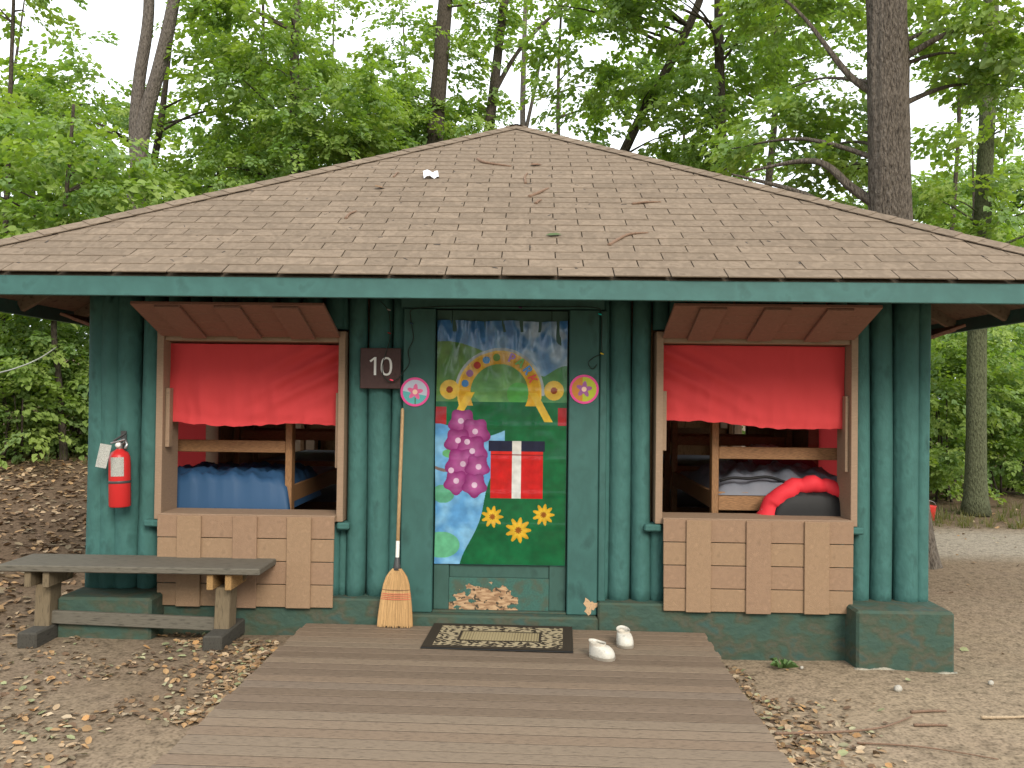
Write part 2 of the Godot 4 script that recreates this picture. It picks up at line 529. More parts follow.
func make_roof(cabin: Node3D) -> void:
	var roof := group_part("roof", cabin)
	var W := HW + EO
	var rise := AY - EY
	var len := sqrt(W * W + rise * rise)
	var ang := atan2(rise, W)
	var rows := int(len / 0.134)
	var expo := len / rows
	var tabw := 0.332
	# four faces: deck slab, rafters, fascia
	for k in 4:
		var side := T(Vector3.ZERO, Vector3(0, 90 * k, 0))
		var st := start(false)
		var ty := -0.012
		var a := Vector3(-W + 0.02, EY + ty, W - 0.02); var b := Vector3(W - 0.02, EY + ty, W - 0.02); var c := Vector3(0, AY + ty, 0)
		var dn := Vector3(0, -0.03, 0)
		tri(st, a, c, b); tri(st, a + dn, b + dn, c + dn)
		quad(st, a, b, b + dn, a + dn)
		part("roof_deck", finish(st), M.roof_under, roof, side)
		part("fascia", box(Vector3(2 * W - 0.07 if k % 2 else 2 * W - 0.012, 0.118, 0.03), 0.004), M.fascia, roof, side * T(Vector3(0, EY - 0.074, W - 0.022)))
		for i in 9:
			var x := -3.2 + 0.8 * i
			var lo := W - 0.045
			var hi := maxf(absf(x) + 0.05, 1.9)
			if hi > lo - 0.3: continue
			var cz := (lo + hi) / 2
			var ll := (lo - hi) / cos(ang)
			part("rafter", box(Vector3(0.045, 0.085, ll), 0.003), M.roof_under, roof, side * T(Vector3(x, EY + (W - cz) * rise / W - 0.098, cz), Vector3(rad_to_deg(ang), 0, 0)))
		# shingles
		var down := Vector3(0, -sin(ang), cos(ang))
		var nrm := Vector3(0, cos(ang), sin(ang))
		var bas := Basis(Vector3.RIGHT, nrm, down) * Basis(Vector3.RIGHT, -0.03)
		var rest := start(false)
		var many := 0
		for r in rows:
			var s := (r + 0.5) * expo
			var half := W * (1.0 - (r + 1.0) * expo / len) + 0.02
			var x := -half - rng.randf() * 0.02
			var i0 := int(floor(-half / tabw)) - 1
			for i in range(i0, -i0 + 2):
				var xa := maxf((i + 0.5 * (r % 2) + 0.03 * sin(r * 5.3)) * tabw + 0.003, -half)
				var xb := minf((i + 1 + 0.5 * (r % 2) + 0.03 * sin(r * 5.3)) * tabw - 0.003, half)
				if xb - xa < 0.02: continue
				var jit := rng.randf_range(-0.004, 0.004)
				var lift := rng.randf_range(0.0, 0.0025)
				var cen := Vector3((xa + xb) / 2, EY, W) - down * (s + jit) + nrm * (0.012 + lift)
				if k == 0 and many < 300:
					many += 1
					part("shingle", box(Vector3(0.31, 0.009, expo * 1.22), 0.002), M.shingle[rng.randi() % 6], roof, Transform3D(bas * Basis(Vector3.UP, rng.randf_range(-0.004, 0.004)) * Basis.from_scale(Vector3((xb - xa) / 0.31, 1, 1)), cen))
				else:
					add_box(rest, cen, Vector3(xb - xa, 0.009, expo * 1.22), 0.002, bas)
		var o := part("shingle_courses", finish(rest), M.shingle[0], roof, side)
		o.set_meta("kind", "stuff")
		# hip caps
		var hip := Vector3(-W, -rise, W).normalized()
		var hl := Vector3(W, rise, W).length()
		var na := Vector3(0, cos(ang), sin(ang))
		var nb := Vector3(-sin(ang), cos(ang), 0)
		var capst := start(false)
		var da := hip.cross(na).normalized()
		if da.x < 0: da = -da
		var db := hip.cross(nb).normalized()
		if db.z > 0: db = -db
		var hn := (na + nb).normalized()
		for q in [[da, na], [db, nb]]:
			var d: Vector3 = q[0]
			var nn: Vector3 = q[1]
			var p0 := -hip * 0.1 + nn * 0.0
			var p1 := hip * 0.1 + nn * 0.006
			quad(capst, p0, p1, p1 + d * 0.125, p0 + d * 0.125)
			quad(capst, p1, p1 + d * 0.125, p1 + d * 0.125 - nn * 0.006, p1 - nn * 0.006)
			quad(capst, p0 + d * 0.125, p1 + d * 0.125, p1 + d * 0.125 - nn * 0.006, p0 + d * 0.125 - nn * 0.004)
		var cap := finish(capst)
		var nc := int(hl / 0.15)
		for i in nc:
			var at := Vector3(-W, EY, W) - hip * ((i + 0.5) * hl / nc) + Vector3.UP * 0.03 + hn * rng.randf_range(0, 0.003)
			part("hip_cap", cap, M.shingle[rng.randi() % 6], roof, side * Transform3D(Basis(), at))

func make_door(cabin: Node3D) -> void:
	var z := HW
	var fr := group_part("door_frame", cabin)
	slab("frame_board", M.green_flat, fr, -0.70, -0.482, 0.068, 2.155, z - 0.16, z + 0.0, 0.006)
	slab("frame_board", M.green_flat, fr, 0.442, 0.648, 0.068, 2.155, z - 0.16, z + 0.0, 0.006)
	slab("frame_strip", M.green_flat, fr, 0.652, 0.705, 0.157, 2.155, z - 0.16, z - 0.02, 0.008)
	var fl := start(false)
	var fp := []
	for k in 18:
		var a := TAU * k / 18.0
		var rr := 0.055 * (1.0 + 0.35 * sin(a * 3.0 + 1.0) + 0.2 * sin(a * 7.0))
		fp.append(Vector3(0.6 + cos(a) * rr * 0.75, 0.13 + sin(a) * rr * 0.85, z + 0.0015))
	for k in 18: tri(fl, Vector3(0.6, 0.13, z + 0.0015), fp[(k + 1) % 18], fp[k])
	part("flaked_patch", finish(fl), M.bare_wood, fr)
	var d := group_part("door", cabin)
	var x0 := -0.476
	var x1 := 0.437
	var m: Material = M.door_green
	var worn := mat(L(1, 1, 1), 0.8)
	worn.albedo_texture = peeling()
	worn.heightmap_enabled = true
	worn.heightmap_texture = peel_height
	worn.heightmap_scale = 0.15
	var face := z - 0.055
	slab("stile", m, d, x0, x0 + 0.105, 0.08, 2.15, face - 0.04, face, 0.003)
	slab("stile", m, d, x1 - 0.115, x1, 0.08, 2.15, face - 0.04, face, 0.003)
	slab("rail", m, d, x0 + 0.107, x1 - 0.117, 2.0, 2.15, face - 0.04, face - 0.001, 0.003)
	slab("rail", m, d, x0 + 0.107, x1 - 0.117, 1.05, 1.2, face - 0.04, face - 0.001, 0.003)
	slab("panel", m, d, x0 + 0.107, x1 - 0.117, 1.2, 2.0, face - 0.04, face - 0.012, 0.003)
	slab("panel", m, d, x0 + 0.107, x1 - 0.117, 0.3, 1.05, face - 0.04, face - 0.012, 0.003)
	# bottom rail with flaked paint: a sheet with its own texture coordinates
	var st := start(false)
	var c := [Vector3(x0 + 0.107, 0.08, face - 0.001), Vector3(x1 - 0.117, 0.08, face - 0.001), Vector3(x1 - 0.117, 0.3, face - 0.001), Vector3(x0 + 0.107, 0.3, face - 0.001)]
	var uv := [Vector2(0, 1), Vector2(1, 1), Vector2(1, 0), Vector2(0, 0)]
	for i in [0, 2, 1, 0, 3, 2]:
		st.set_uv(uv[i]); st.add_vertex(c[i])
	var bk := Vector3(0, 0, -0.038)
	for e in [[0, 1], [1, 2], [2, 3], [3, 0]]:
		st.set_uv(Vector2(0.02, 0.02))
		quad(st, c[e[0]], c[e[1]], c[e[1]] + bk, c[e[0]] + bk)
	part("bottom_rail", finish(st), worn, d)
	slab("door_sill", M.base, cabin, -0.48, 0.44, 0.066, 0.079, z - 0.2, z - 0.02, 0.003)

var peel_height: ImageTexture
func peeling() -> ImageTexture:
	var im := Image.create(384, 128, false, Image.FORMAT_RGB8)
	var hm := Image.create(384, 128, false, Image.FORMAT_RGB8)
	var n := FastNoiseLite.new(); n.seed = 5; n.frequency = 0.014; n.fractal_octaves = 5
	var n2 := FastNoiseLite.new(); n2.seed = 9; n2.frequency = 0.09; n2.fractal_octaves = 4
	for y in 128:
		for x in 384:
			var u := x / 384.0
			var v := y / 128.0
			var inside := 0.55 - absf(u - 0.42) * 1.25 - maxf(0.0, 0.55 - v) * 1.5 + n.get_noise_2d(x, y * 1.6) * 0.7
			inside -= 0.5 * ss(0.6, 0.8, u)
			var paint := Color(0.22, 0.36, 0.325) * (1.0 + 0.12 * n2.get_noise_2d(x, y))
			paint = paint.lerp(Color(0.3, 0.3, 0.24), clampf(n.get_noise_2d(x + 300, y) * 1.4 + v * 0.3, 0.0, 0.65))
			var wood := Color(0.7, 0.58, 0.45).lerp(Color(0.5, 0.38, 0.28), clampf(0.45 + n.get_noise_2d(x * 1.5 + 70, y * 5.0) * 1.3, 0, 1))
			if n.get_noise_2d(x * 2.5 + 90, y * 2.5 + 40) > 0.34: wood = Color(0.25, 0.22, 0.18)
			var bare := inside > 0.08
			im.set_pixel(x, y, wood if bare else paint)
			hm.set_pixel(x, y, Color.BLACK if bare else Color.WHITE)
	peel_height = ImageTexture.create_from_image(hm)
	return ImageTexture.create_from_image(im)

# ---------------------------------------------------------------- deck
func make_deck() -> void:
	var deck := thing("boardwalk", "weathered grey-brown plank boardwalk leading up to the cabin door", "boardwalk", Vector3(0, 0, 0.1))
	deck.rotation_degrees.y = -1.3
	var n := 34
	var pitch := 0.107
	for i in n:
		var zc := 0.052 + i * pitch
		var o := part("plank", box(Vector3(2.68, 0.036, 0.098), 0.002), M.plank[rng.randi() % 6], deck, T(Vector3(0.012 + rng.randf_range(-0.009, 0.009), -0.018 + rng.randf_range(-0.0008, 0.0008), zc), Vector3(rng.randf_range(-0.3, 0.3), rng.randf_range(-0.05, 0.05), rng.randf_range(-0.02, 0.02))))
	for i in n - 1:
		part("dark_gap_strip", box(Vector3(2.66, 0.02, 0.0115), 0.002), M.gap_dark, deck, T(Vector3(0.012, -0.0118, 0.052 + (i + 0.5) * pitch)))  # strips added to darken the plank gaps, standing for shade and dirt
	for x in [-1.29, -0.45, 0.45, 1.3]:
		part("joist", box(Vector3(0.045, 0.14, n * pitch - 0.02), 0.004), M.bench_foot, deck, T(Vector3(x, -0.1095, n * pitch / 2)))

# ---------------------------------------------------------------- inside
func cloth_sheet(w: float, h: float, nx: int, ny: int, f: Callable) -> ArrayMesh:
	var st := start()
	for j in ny + 1:
		for i in nx + 1:
			var u := float(i) / nx
			var v := float(j) / ny
			st.set_uv(Vector2(u, 1.0 - v))
			st.add_vertex(f.call(u, v, w, h))
	for j in ny:
		for i in nx:
			var a := j * (nx + 1) + i
			for k in [a, a + nx + 1, a + nx + 2, a, a + nx + 2, a + 1]:
				st.add_index(k)
	return finish(st)

func make_interior() -> void:
	# curtains in the front windows, and over the side windows
	var fold := FastNoiseLite.new(); fold.seed = 31; fold.frequency = 1.0; fold.fractal_octaves = 3
	var names := [["red cloth curtain hung in the window beside the fire extinguisher", Vector3(-2.36, 1.90, -0.10), 1.21, 0.565, 0.0],
		["red cloth curtain hung in the window above the red and black bag", Vector3(1.09, 1.925, -0.10), 1.262, 0.525, -0.055]]
	for q in names:
		var tilt: float = q[4]
		var sgn := 1.0 if tilt == 0.0 else -1.0
		var mesh := cloth_sheet(q[2], q[3], 60, 30, func(u: float, v: float, w: float, h: float) -> Vector3:
			var d := 1.0 - v
			var uu := u if sgn > 0 else 1.0 - u
			var z := 0.03 * (0.3 + d) * fold.get_noise_2d(u * 5.0 + sgn * 9.0, v * 0.8) + 0.02 * d * sin(u * PI)
			# drape creases running from the upper corner down to the middle
			var line := (v - 0.05) - (uu - 0.25) * 1.1
			z += 0.022 * ss(0.3, 1.0, uu) * sin(line * 26.0) * exp(-pow((line - 0.0) * 2.4, 2.0))
			z += 0.006 * sin(v * 34.0 + u * 5.0) * exp(-v * 9.0)
			var y := -d * h + 0.012 * d * sin(u * 8.0 + 0.7 + sgn) + tilt * d * u + 0.01 * d * fold.get_noise_2d(u * 9.0, 3.0)
			return Vector3(u * w, y, z))
		var o := part("red_curtain", mesh, M.red_cloth, self, T(q[1]))
		tag(o, q[0], "curtain", "")
	for s in [-1.0, 1.0]:
		var mesh2 := cloth_sheet(1.19, 1.16, 30, 20, func(u: float, v: float, w: float, h: float) -> Vector3:
			return Vector3(0.01 * fold.get_noise_2d(u * 6.0 + s, v), (v - 1.0) * h, (u - 0.5) * w))
		var o2 := part("red_curtain", mesh2, M.red_cloth, self, T(Vector3(s * 2.72, 1.91, -HW + (1.72 if s > 0 else 1.75))))
		tag(o2, "red cloth covering the side window behind the blue sleeping bag" if s < 0 else "red cloth covering the side window behind the grey sleeping bag", "curtain")
	make_bunk(-1.0, "wooden bunk bed with the blue sleeping bag, beside the side window", -0.42)
	make_bunk(1.0, "wooden bunk bed with the grey sleeping bag, beside the side window", -0.42)
	make_bunk(-1.0, "wooden bunk bed standing in the dark behind the blue bag's bunk", -2.75)
	make_bunk(1.0, "wooden bunk bed standing in the dark behind the grey bag's bunk", -2.75)
	# sleeping bags
	var lump := FastNoiseLite.new(); lump.seed = 77; lump.frequency = 1.0; lump.fractal_octaves = 3
	var blue := heap(1.06, 1.02, 0.25, 40, func(u: float, v: float) -> float: return 0.012 * absf(sin(u * 11.0)) + 0.05 * lump.get_noise_2d(u * 3.0, v * 3.0) + 0.015 * lump.get_noise_2d(u * 9.0, v * 9.0), 14.0)
	var o3 := part("sleeping_bag", blue, M.blue_bag, self, T(Vector3(-2.1, 0.71, -0.83)))
	tag(o3, "blue quilted sleeping bag spread over an upper bunk", "sleeping bag")
	var g := thing("sleeping_bag", "grey sleeping bag with black edging crumpled on an upper bunk", "sleeping bag", Vector3(2.06, 0.86, -1.0))
	part("quilt", heap(1.06, 1.25, 0.17, 44, func(u: float, v: float) -> float: return 0.05 * lump.get_noise_2d(u * 4.0 + 9.0, v * 4.0) + 0.02 * sin(u * 16.0 + v * 9.0)), M.grey_bag, g)
	var ed := start()
	var ep := []; var er := []
	for k in 40:
		var u := k / 39.0
		ep.append(Vector3(-0.5 + 0.95 * u, 0.1 + 0.03 * sin(u * 6.0) + 0.008 * sin(u * 21.0), 0.605 + 0.012 * sin(u * 9.0)))
		er.append(0.011)
	tube(ed, ep, er, 8)
	part("edging", finish(ed), M.dark_bag, g)
	var o4 := part("blanket", heap(0.66, 0.5, 0.13, 26, func(u: float, v: float) -> float: return 0.03 * lump.get_noise_2d(u * 5.0, v * 5.0 + 20.0)), M.maroon, self, T(Vector3(2.2, 0.98, -1.35)))
	tag(o4, "dark red blanket lying on top of the grey sleeping bag", "blanket")
	var o5 := part("pillow", heap(0.36, 0.22, 0.12, 16, func(u: float, v: float) -> float: return 0.02 * lump.get_noise_2d(u * 9.0, v * 9.0)), M.white_cloth, self, T(Vector3(2.2, 1.04, -1.62)))
	tag(o5, "pale patterned pillow behind the dark red blanket", "pillow")
	# black bag with a red flap by the window
	var bag := thing("duffel_bag", "black bag with bright red cloth edge standing at the window sill", "bag", Vector3(2.16, 0.64, -0.27))
	part("body", heap(0.56, 0.2, 0.27, 26, func(u: float, v: float) -> float: return 0.012 * lump.get_noise_2d(u * 6.0, v * 6.0)), M.dark_bag, bag)
	var st := start()
	var ring := []; var rr := []
	for k in 33:
		var a := PI * (0.02 + 0.96 * k / 32.0)
		ring.append(Vector3(-cos(a) * 0.33 + 0.03, 0.015 + sin(a) * 0.3 + 0.008 * sin(k * 1.7), 0.01 + 0.01 * sin(k * 0.9)))
		rr.append(lerpf(0.078, 0.04, k / 32.0) + 0.006 * sin(k * 1.3))
	tube(st, ring, rr, 10, 0.0, null, 1.0)
	part("red_flap", finish(st), M.red_bag, bag)
	part("grey_clip", box(Vector3(0.035, 0.07, 0.03), 0.008), M.metal, bag, T(Vector3(-0.33, 0.11, 0.03), Vector3(0, 0, -20)))

func heap(w: float, d: float, h: float, n: int, f: Callable, sq := 4.0) -> ArrayMesh:
	# a cushion-like closed body with its base at y 0
	var st := start()
	for j in n + 1:
		for i in n + 1:
			var u := 2.0 * i / n - 1.0
			var v := 2.0 * j / n - 1.0
			var e := pow(maxf(0.0, 1.0 - pow(absf(u), sq)), 0.5) * pow(maxf(0.0, 1.0 - pow(absf(v), sq)), 0.5)
			var y: float = h * e + f.call(u, v) * e
			st.add_vertex(Vector3(u * w / 2, maxf(y, 0.0), v * d / 2))
	for j in n:
		for i in n:
			var a := j * (n + 1) + i
			for k in [a, a + 1, a + n + 2, a, a + n + 2, a + n + 1]:
				st.add_index(k)
	return finish(st)

func make_bunk(s: float, label: String, z0: float) -> void:
	var b := thing("bunk_bed", label, "bunk bed", Vector3(s * 2.08, 0.03, z0))
	var inner := -s * 0.53
	var outer := s * 0.5
	if z0 > -1.0:
		inner = -0.0 - s * (0.49 if s < 0 else 0.555)
	var len := 1.75
	for x in [inner, outer]:
		for z in [0.0, -len]:
			part("post", box(Vector3(0.05, 1.75, 0.085), 0.004), M.pine_v, b, T(Vector3(x, 0.875, z)))
	for lv in [0.38, 0.79]:
		for x in [inner, outer]:
			part("side_rail", box(Vector3(0.03, 0.125, len - 0.09), 0.004), M.pine, b, T(Vector3(x, lv - 0.005, -len / 2)))
		for z in [0.02, -len - 0.02]:
			part("end_rail", box(Vector3(absf(outer - inner) - 0.052, 0.135, 0.03), 0.004), M.pine, b, T(Vector3((inner + outer) / 2, lv - 0.005, z)))
		part("mattress", box(Vector3(absf(outer - inner) - 0.06, 0.09, len - 0.1), 0.03), M.mattress, b, T(Vector3((inner + outer) / 2, lv + 0.02, -len / 2)))
	for z in [0.02, -len - 0.02]:
		part("guard_rail", box(Vector3(absf(outer - inner) - 0.052, 0.088, 0.028), 0.004), M.pine, b, T(Vector3((inner + outer) / 2, 1.135, z)))
	part("ladder_rail", box(Vector3(0.03, 0.09, len - 0.09), 0.004), M.pine, b, T(Vector3(inner, 1.5, -len / 2)))

# ---------------------------------------------------------------- things on and by the door
func make_door_things() -> void:
	make_poster()
	# number sign
	var sg := thing("number_sign", "square dark brown sign with white number 10", "sign", Vector3(-0.856, 1.738, -0.004))
	part("board", box(Vector3(0.28, 0.28, 0.018), 0.004), M.sign_brown, sg)
	var fnt := SystemFont.new()
	fnt.font_names = PackedStringArray(["Droid Sans"])
	for q in [["1", -0.043], ["0", 0.042]]:
		var tm := TextMesh.new()
		tm.font = fnt; tm.text = q[0]; tm.font_size = 64; tm.pixel_size = 0.0027; tm.depth = 0.003
		part("digit", tm, M.sign_white, sg, T(Vector3(q[1], 0.012, 0.0115)))
	# round stickers
	make_sticker(Vector3(-0.615, 1.578, 0.0055), "round pink-rimmed sticker below the number sign, teal field with flower", 0)
	make_sticker(Vector3(0.545, 1.61, 0.0055), "round pink-rimmed sticker with yellow-green field and purple flower", 1)
	make_broom()
	make_mat()
	make_shoes()
	make_extinguisher()
	make_lights()

func make_poster() -> void:
	var w := 0.903
	var h := 1.682
	var wr := FastNoiseLite.new(); wr.seed = 12; wr.frequency = 1.0; wr.fractal_octaves = 3
	var mesh := cloth_sheet(w, h, 60, 100, func(u: float, v: float, ww: float, hh: float) -> Vector3:
		var z := 0.004 + 0.005 * wr.get_noise_2d(u * 2.2, v * 4.0)
		var top := ss(0.72, 0.97, v)
		# gathers under the tape at the top edge
		z += top * 0.016 * sin(u * 46.0 + 3.0 * wr.get_noise_2d(u * 3.0, v * 2.0) + (1.0 - v) * 20.0 * (0.3 - u))
		# fold lines from the packet
		for f in [0.16, 0.29, 0.43, 0.57, 0.71]:
			z += 0.0035 * exp(-pow((v - f) * 160.0, 2.0))
		for f in [0.26, 0.51, 0.76]:
			z += 0.003 * exp(-pow((u - f) * 110.0, 2.0))
		var x := (u - 0.5) * ww
		return Vector3(x + 0.004 * sin(v * 9.0) * (1.0 if u < 0.02 else 0.0), (v - 0.5) * hh + 0.004 * sin(u * 14.0) * top, z))
	var m := mat(L(0.92, 0.92, 0.92), 0.14)
	m.albedo_texture = poster_print()
	m.metallic_specular = 0.5
	var o := thing("door_poster", "large glossy plastic poster of a sunny park taped over the door", "poster", Vector3(-0.022, 1.236, -0.046))
	part("sheet", mesh, m, o)
	# lettering on the arch
	var fnt := SystemFont.new()
	fnt.font_names = PackedStringArray(["Droid Sans"]); fnt.font_weight = 700
	var cols := [L(0.35, 0.2, 0.5), L(0.15, 0.4, 0.1), L(0.06, 0.25, 0.55), L(0.55, 0.06, 0.04)]
	var lets := ["P", "A", "R", "K"]
	var angs := [70.0, 54.0, 38.0, 22.0]
	for i in 4:
		var tm := TextMesh.new()
		tm.font = fnt; tm.text = lets[i]; tm.font_size = 64; tm.pixel_size = 0.00135; tm.depth = 0.0005
		var a := deg_to_rad(angs[i])
		part("letter", tm, mat(cols[i], 0.35), o, T(Vector3(-0.016 + cos(a) * 0.2465, 0.352 + sin(a) * 0.2465, 0.0125), Vector3(0, 0, angs[i] - 90.0)))

func poster_print() -> ImageTexture:
	var W := 300
	var H := 560
	var im := Image.create(W, H, false, Image.FORMAT_RGB8)
	var n := FastNoiseLite.new(); n.seed = 3; n.frequency = 0.012; n.fractal_octaves = 3
	var cx := 0.482
	for y in H:
		for x in W:
			var u := float(x) / W
			var v := float(y) / H
			var yy := v * H / W         # in poster widths
			var nn := n.get_noise_2d(x, y)
			var c := Color(0.27, 0.5, 0.74).lerp(Color(0.62, 0.74, 0.84), clampf(yy * 1.6 + nn * 0.5, 0, 1))
			c = c.lerp(Color(0.85, 0.9, 0.94), ss(0.0, 0.5, nn + 0.15) * ss(0.3, 0.7, u) * 0.6)
			# hills
			if yy > 0.30 - 0.14 * cos((u - 0.05) * 3.4): c = Color(0.33, 0.52, 0.27).lerp(Color(0.42, 0.6, 0.3), clampf(nn + 0.4, 0, 1))
			if yy > 0.46 + 0.25 * (u - 1.0) * (u - 1.0) - 0.12 * ss(0.7, 1.0, u): c = Color(0.33, 0.57, 0.36)
			# round bush under the arch
			if Vector2(u - 0.45, yy - 0.46).length() < 0.2: c = Color(0.36, 0.58, 0.33).lerp(Color(0.45, 0.66, 0.38), clampf(nn * 2.0 + 0.5, 0, 1))
			if Vector2(u - 0.63, yy - 0.56).length() < 0.09: c = Color(0.32, 0.66, 0.3)
			if yy > 0.62: c = Color(0.03, 0.42, 0.24).lerp(Color(0.02, 0.36, 0.2), clampf(nn + 0.5, 0, 1))
			# red fence band
			if yy > 0.66 and yy < 0.8 and (u < 0.08 or u > 0.93): c = Color(0.68, 0.13, 0.16)
			# pond and path on the left
			var edge := 0.5 - 0.28 * ss(0.95, 1.9, yy) + 0.03 * sin(yy * 9.0)
			if yy > 0.84 - 0.05 * cos(u * 9.0) and u < edge:
				c = Color(0.36, 0.62, 0.83).lerp(Color(0.52, 0.75, 0.9), clampf(nn * 1.6 + 0.4, 0, 1))
				if Vector2((u - 0.05) * 0.7, yy - 1.72).length() < 0.1: c = Color(0.4, 0.72, 0.55)
				if Vector2((u - 0.06) * 0.8, yy - 1.33).length() < 0.07: c = Color(0.36, 0.66, 0.52)
				if Vector2((u - 0.12) * 0.5, yy - 1.02).length() < 0.035: c = Color(0.4, 0.7, 0.45)
				if absf(yy - 1.13 - 0.02 * sin(u * 20.0)) < 0.012 and u < 0.14: c = Color(0.5, 0.42, 0.4)
			# arch
			var rv := Vector2((u - cx), yy - 0.552)
			var rad := rv.length()
			var ar := (rad > 0.222 and rad < 0.324 and rv.y < 0.1)
			if rad >= 0.324 and rad < 0.345 and rv.y < 0.02: c = Color(0.72, 0.76, 0.78)
			if ar: c = Color(0.9, 0.68, 0.16) if rad < 0.31 else Color(0.96, 0.78, 0.3)
			# plain coloured studs on the left half of the band
			for q in [[165.0, Color(0.2, 0.5, 0.75)], [147.0, Color(0.65, 0.4, 0.6)], [129.0, Color(0.75, 0.22, 0.18)], [112.0, Color(0.25, 0.55, 0.8)], [95.0, Color(0.4, 0.6, 0.25)]]:
				var a: float = deg_to_rad(q[0])
				if Vector2(rv.x - cos(a) * 0.273, rv.y + sin(a) * 0.273).length() < 0.028: c = q[1]
			# scroll feet of the arch
			for s in [-1.0, 1.0]:
				var sp := Vector2(u - (0.5 + s * 0.4), yy - 0.53)
				if sp.length() < 0.075: c = Color(0.92, 0.76, 0.3)
				if sp.length() < 0.026: c = Color(0.6, 0.25, 0.08)
				var lp := Vector2(u - (0.5 + s * 0.4), yy - 0.66)
				if absf(lp.x + s * 0.1 - s * lp.y * 0.55) < 0.032 and absf(lp.y) < 0.11: c = Color(0.92, 0.75, 0.24)
			# pink flower bush with pale dots
			for q in [[0.2, 0.78, 0.1], [0.3, 0.86, 0.11], [0.17, 0.93, 0.1], [0.27, 1.0, 0.12], [0.2, 1.1, 0.12], [0.32, 1.12, 0.09], [0.16, 1.24, 0.09], [0.3, 1.26, 0.09]]:
				var pr: float = Vector2(u - q[0], yy - q[1]).length() / (q[2] * (1.0 + 0.12 * sin(atan2(yy - q[1], u - q[0]) * 5.0)))
				if pr < 1.0: c = Color(0.7, 0.36, 0.6).lerp(Color(0.52, 0.14, 0.42), pr * pr)
			for q in [[0.19, 0.77], [0.3, 0.85], [0.17, 0.92], [0.28, 1.0], [0.21, 1.1], [0.33, 1.12], [0.16, 1.23], [0.3, 1.26], [0.24, 0.93], [0.12, 1.15]]:
				if Vector2(u - q[0], yy - q[1]).length() < 0.022: c = Color(0.88, 0.75, 0.85)
			# gift box with ribbon
			var gx := (u - 0.62) * 1.0
			if absf(gx) < 0.2 and yy > 0.92 and yy < 1.36:
				c = Color(0.8, 0.1, 0.11)
				if yy < 1.02: c = Color(0.86, 0.16, 0.14)
				if absf(gx) < 0.035: c = Color(0.9, 0.9, 0.88)
				if yy > 1.02 and yy < 1.03: c = Color(0.5, 0.05, 0.07)
			if absf(gx) < 0.215 and yy >= 0.92 and yy < 1.0: c = Color(0.88, 0.87, 0.84) if absf(gx) < 0.035 else Color(0.1, 0.13, 0.24)
			# yellow daisies on the lawn
			for q in [[0.44, 1.5, 0.085], [0.64, 1.6, 0.1], [0.83, 1.48, 0.085]]:
				var dv := Vector2(u - q[0], yy - q[1])
				var dr: float = dv.length() / (q[2] * (0.8 + 0.2 * cos(dv.angle() * 9.0)))
				if dr < 1.0: c = Color(0.95, 0.82, 0.3).lerp(Color(0.84, 0.63, 0.12), dr)
				if dr < 0.3: c = Color(0.62, 0.35, 0.1)
			c = c * (0.86 + 0.1 * n.get_noise_2d(x * 3.0 + 500.0, y * 3.0))
			im.set_pixel(x, y, c)
	return ImageTexture.create_from_image(im)

func make_sticker(at: Vector3, label: String, kind: int) -> void:
	var S := 96
	var im := Image.create(S, S, false, Image.FORMAT_RGB8)
	for y in S:
		for x in S:
			var p := Vector2(x - 47.5, y - 47.5) / 48.0
			var c := Color(0.86, 0.3, 0.56)
			if p.length() < 0.84:
				if kind == 0: c = Color(0.35, 0.66, 0.66) if p.y > 0.1 + 0.2 * p.x else Color(0.72, 0.74, 0.8)
				else: c = Color(0.68, 0.72, 0.2) if p.x > -0.1 else Color(0.75, 0.5, 0.2)
				var a := p.angle()
				var petal := 0.42 + 0.14 * cos(a * 5.0 + 1.0)
				if p.length() < petal: c = Color(0.85, 0.4, 0.58) if kind == 0 else Color(0.6, 0.35, 0.58)
				if p.length() < 0.17: c = Color(0.92, 0.78, 0.68)
				if kind == 0 and absf(p.x - 0.02) < 0.05 and p.y > 0.4: c = Color(0.25, 0.45, 0.3)
			im.set_pixel(x, y, c)
	var m := mat(L(0.95, 0.95, 0.95), 0.4)
	m.albedo_texture = ImageTexture.create_from_image(im)
	var st := start(false)
	var r := 0.1
	for k in 40:
		var a := TAU * k / 40
		var b := TAU * (k + 1) / 40
		for q in [Vector2.ZERO, Vector2(cos(b), sin(b)), Vector2(cos(a), sin(a))]:
			st.set_uv(Vector2(0.5 + q.x * 0.5, 0.5 - q.y * 0.5)); st.add_vertex(Vector3(q.x * r, q.y * r, 0.0012))
		st.set_uv(Vector2(0.99, 0.5))
		quad(st, Vector3(cos(a) * r, sin(a) * r, 0.0012), Vector3(cos(b) * r, sin(b) * r, 0.0012), Vector3(cos(b) * r, sin(b) * r, -0.002), Vector3(cos(a) * r, sin(a) * r, -0.002))
	var o := part("round_sticker", finish(st), m, self, T(at))
	tag(o, label, "sticker")

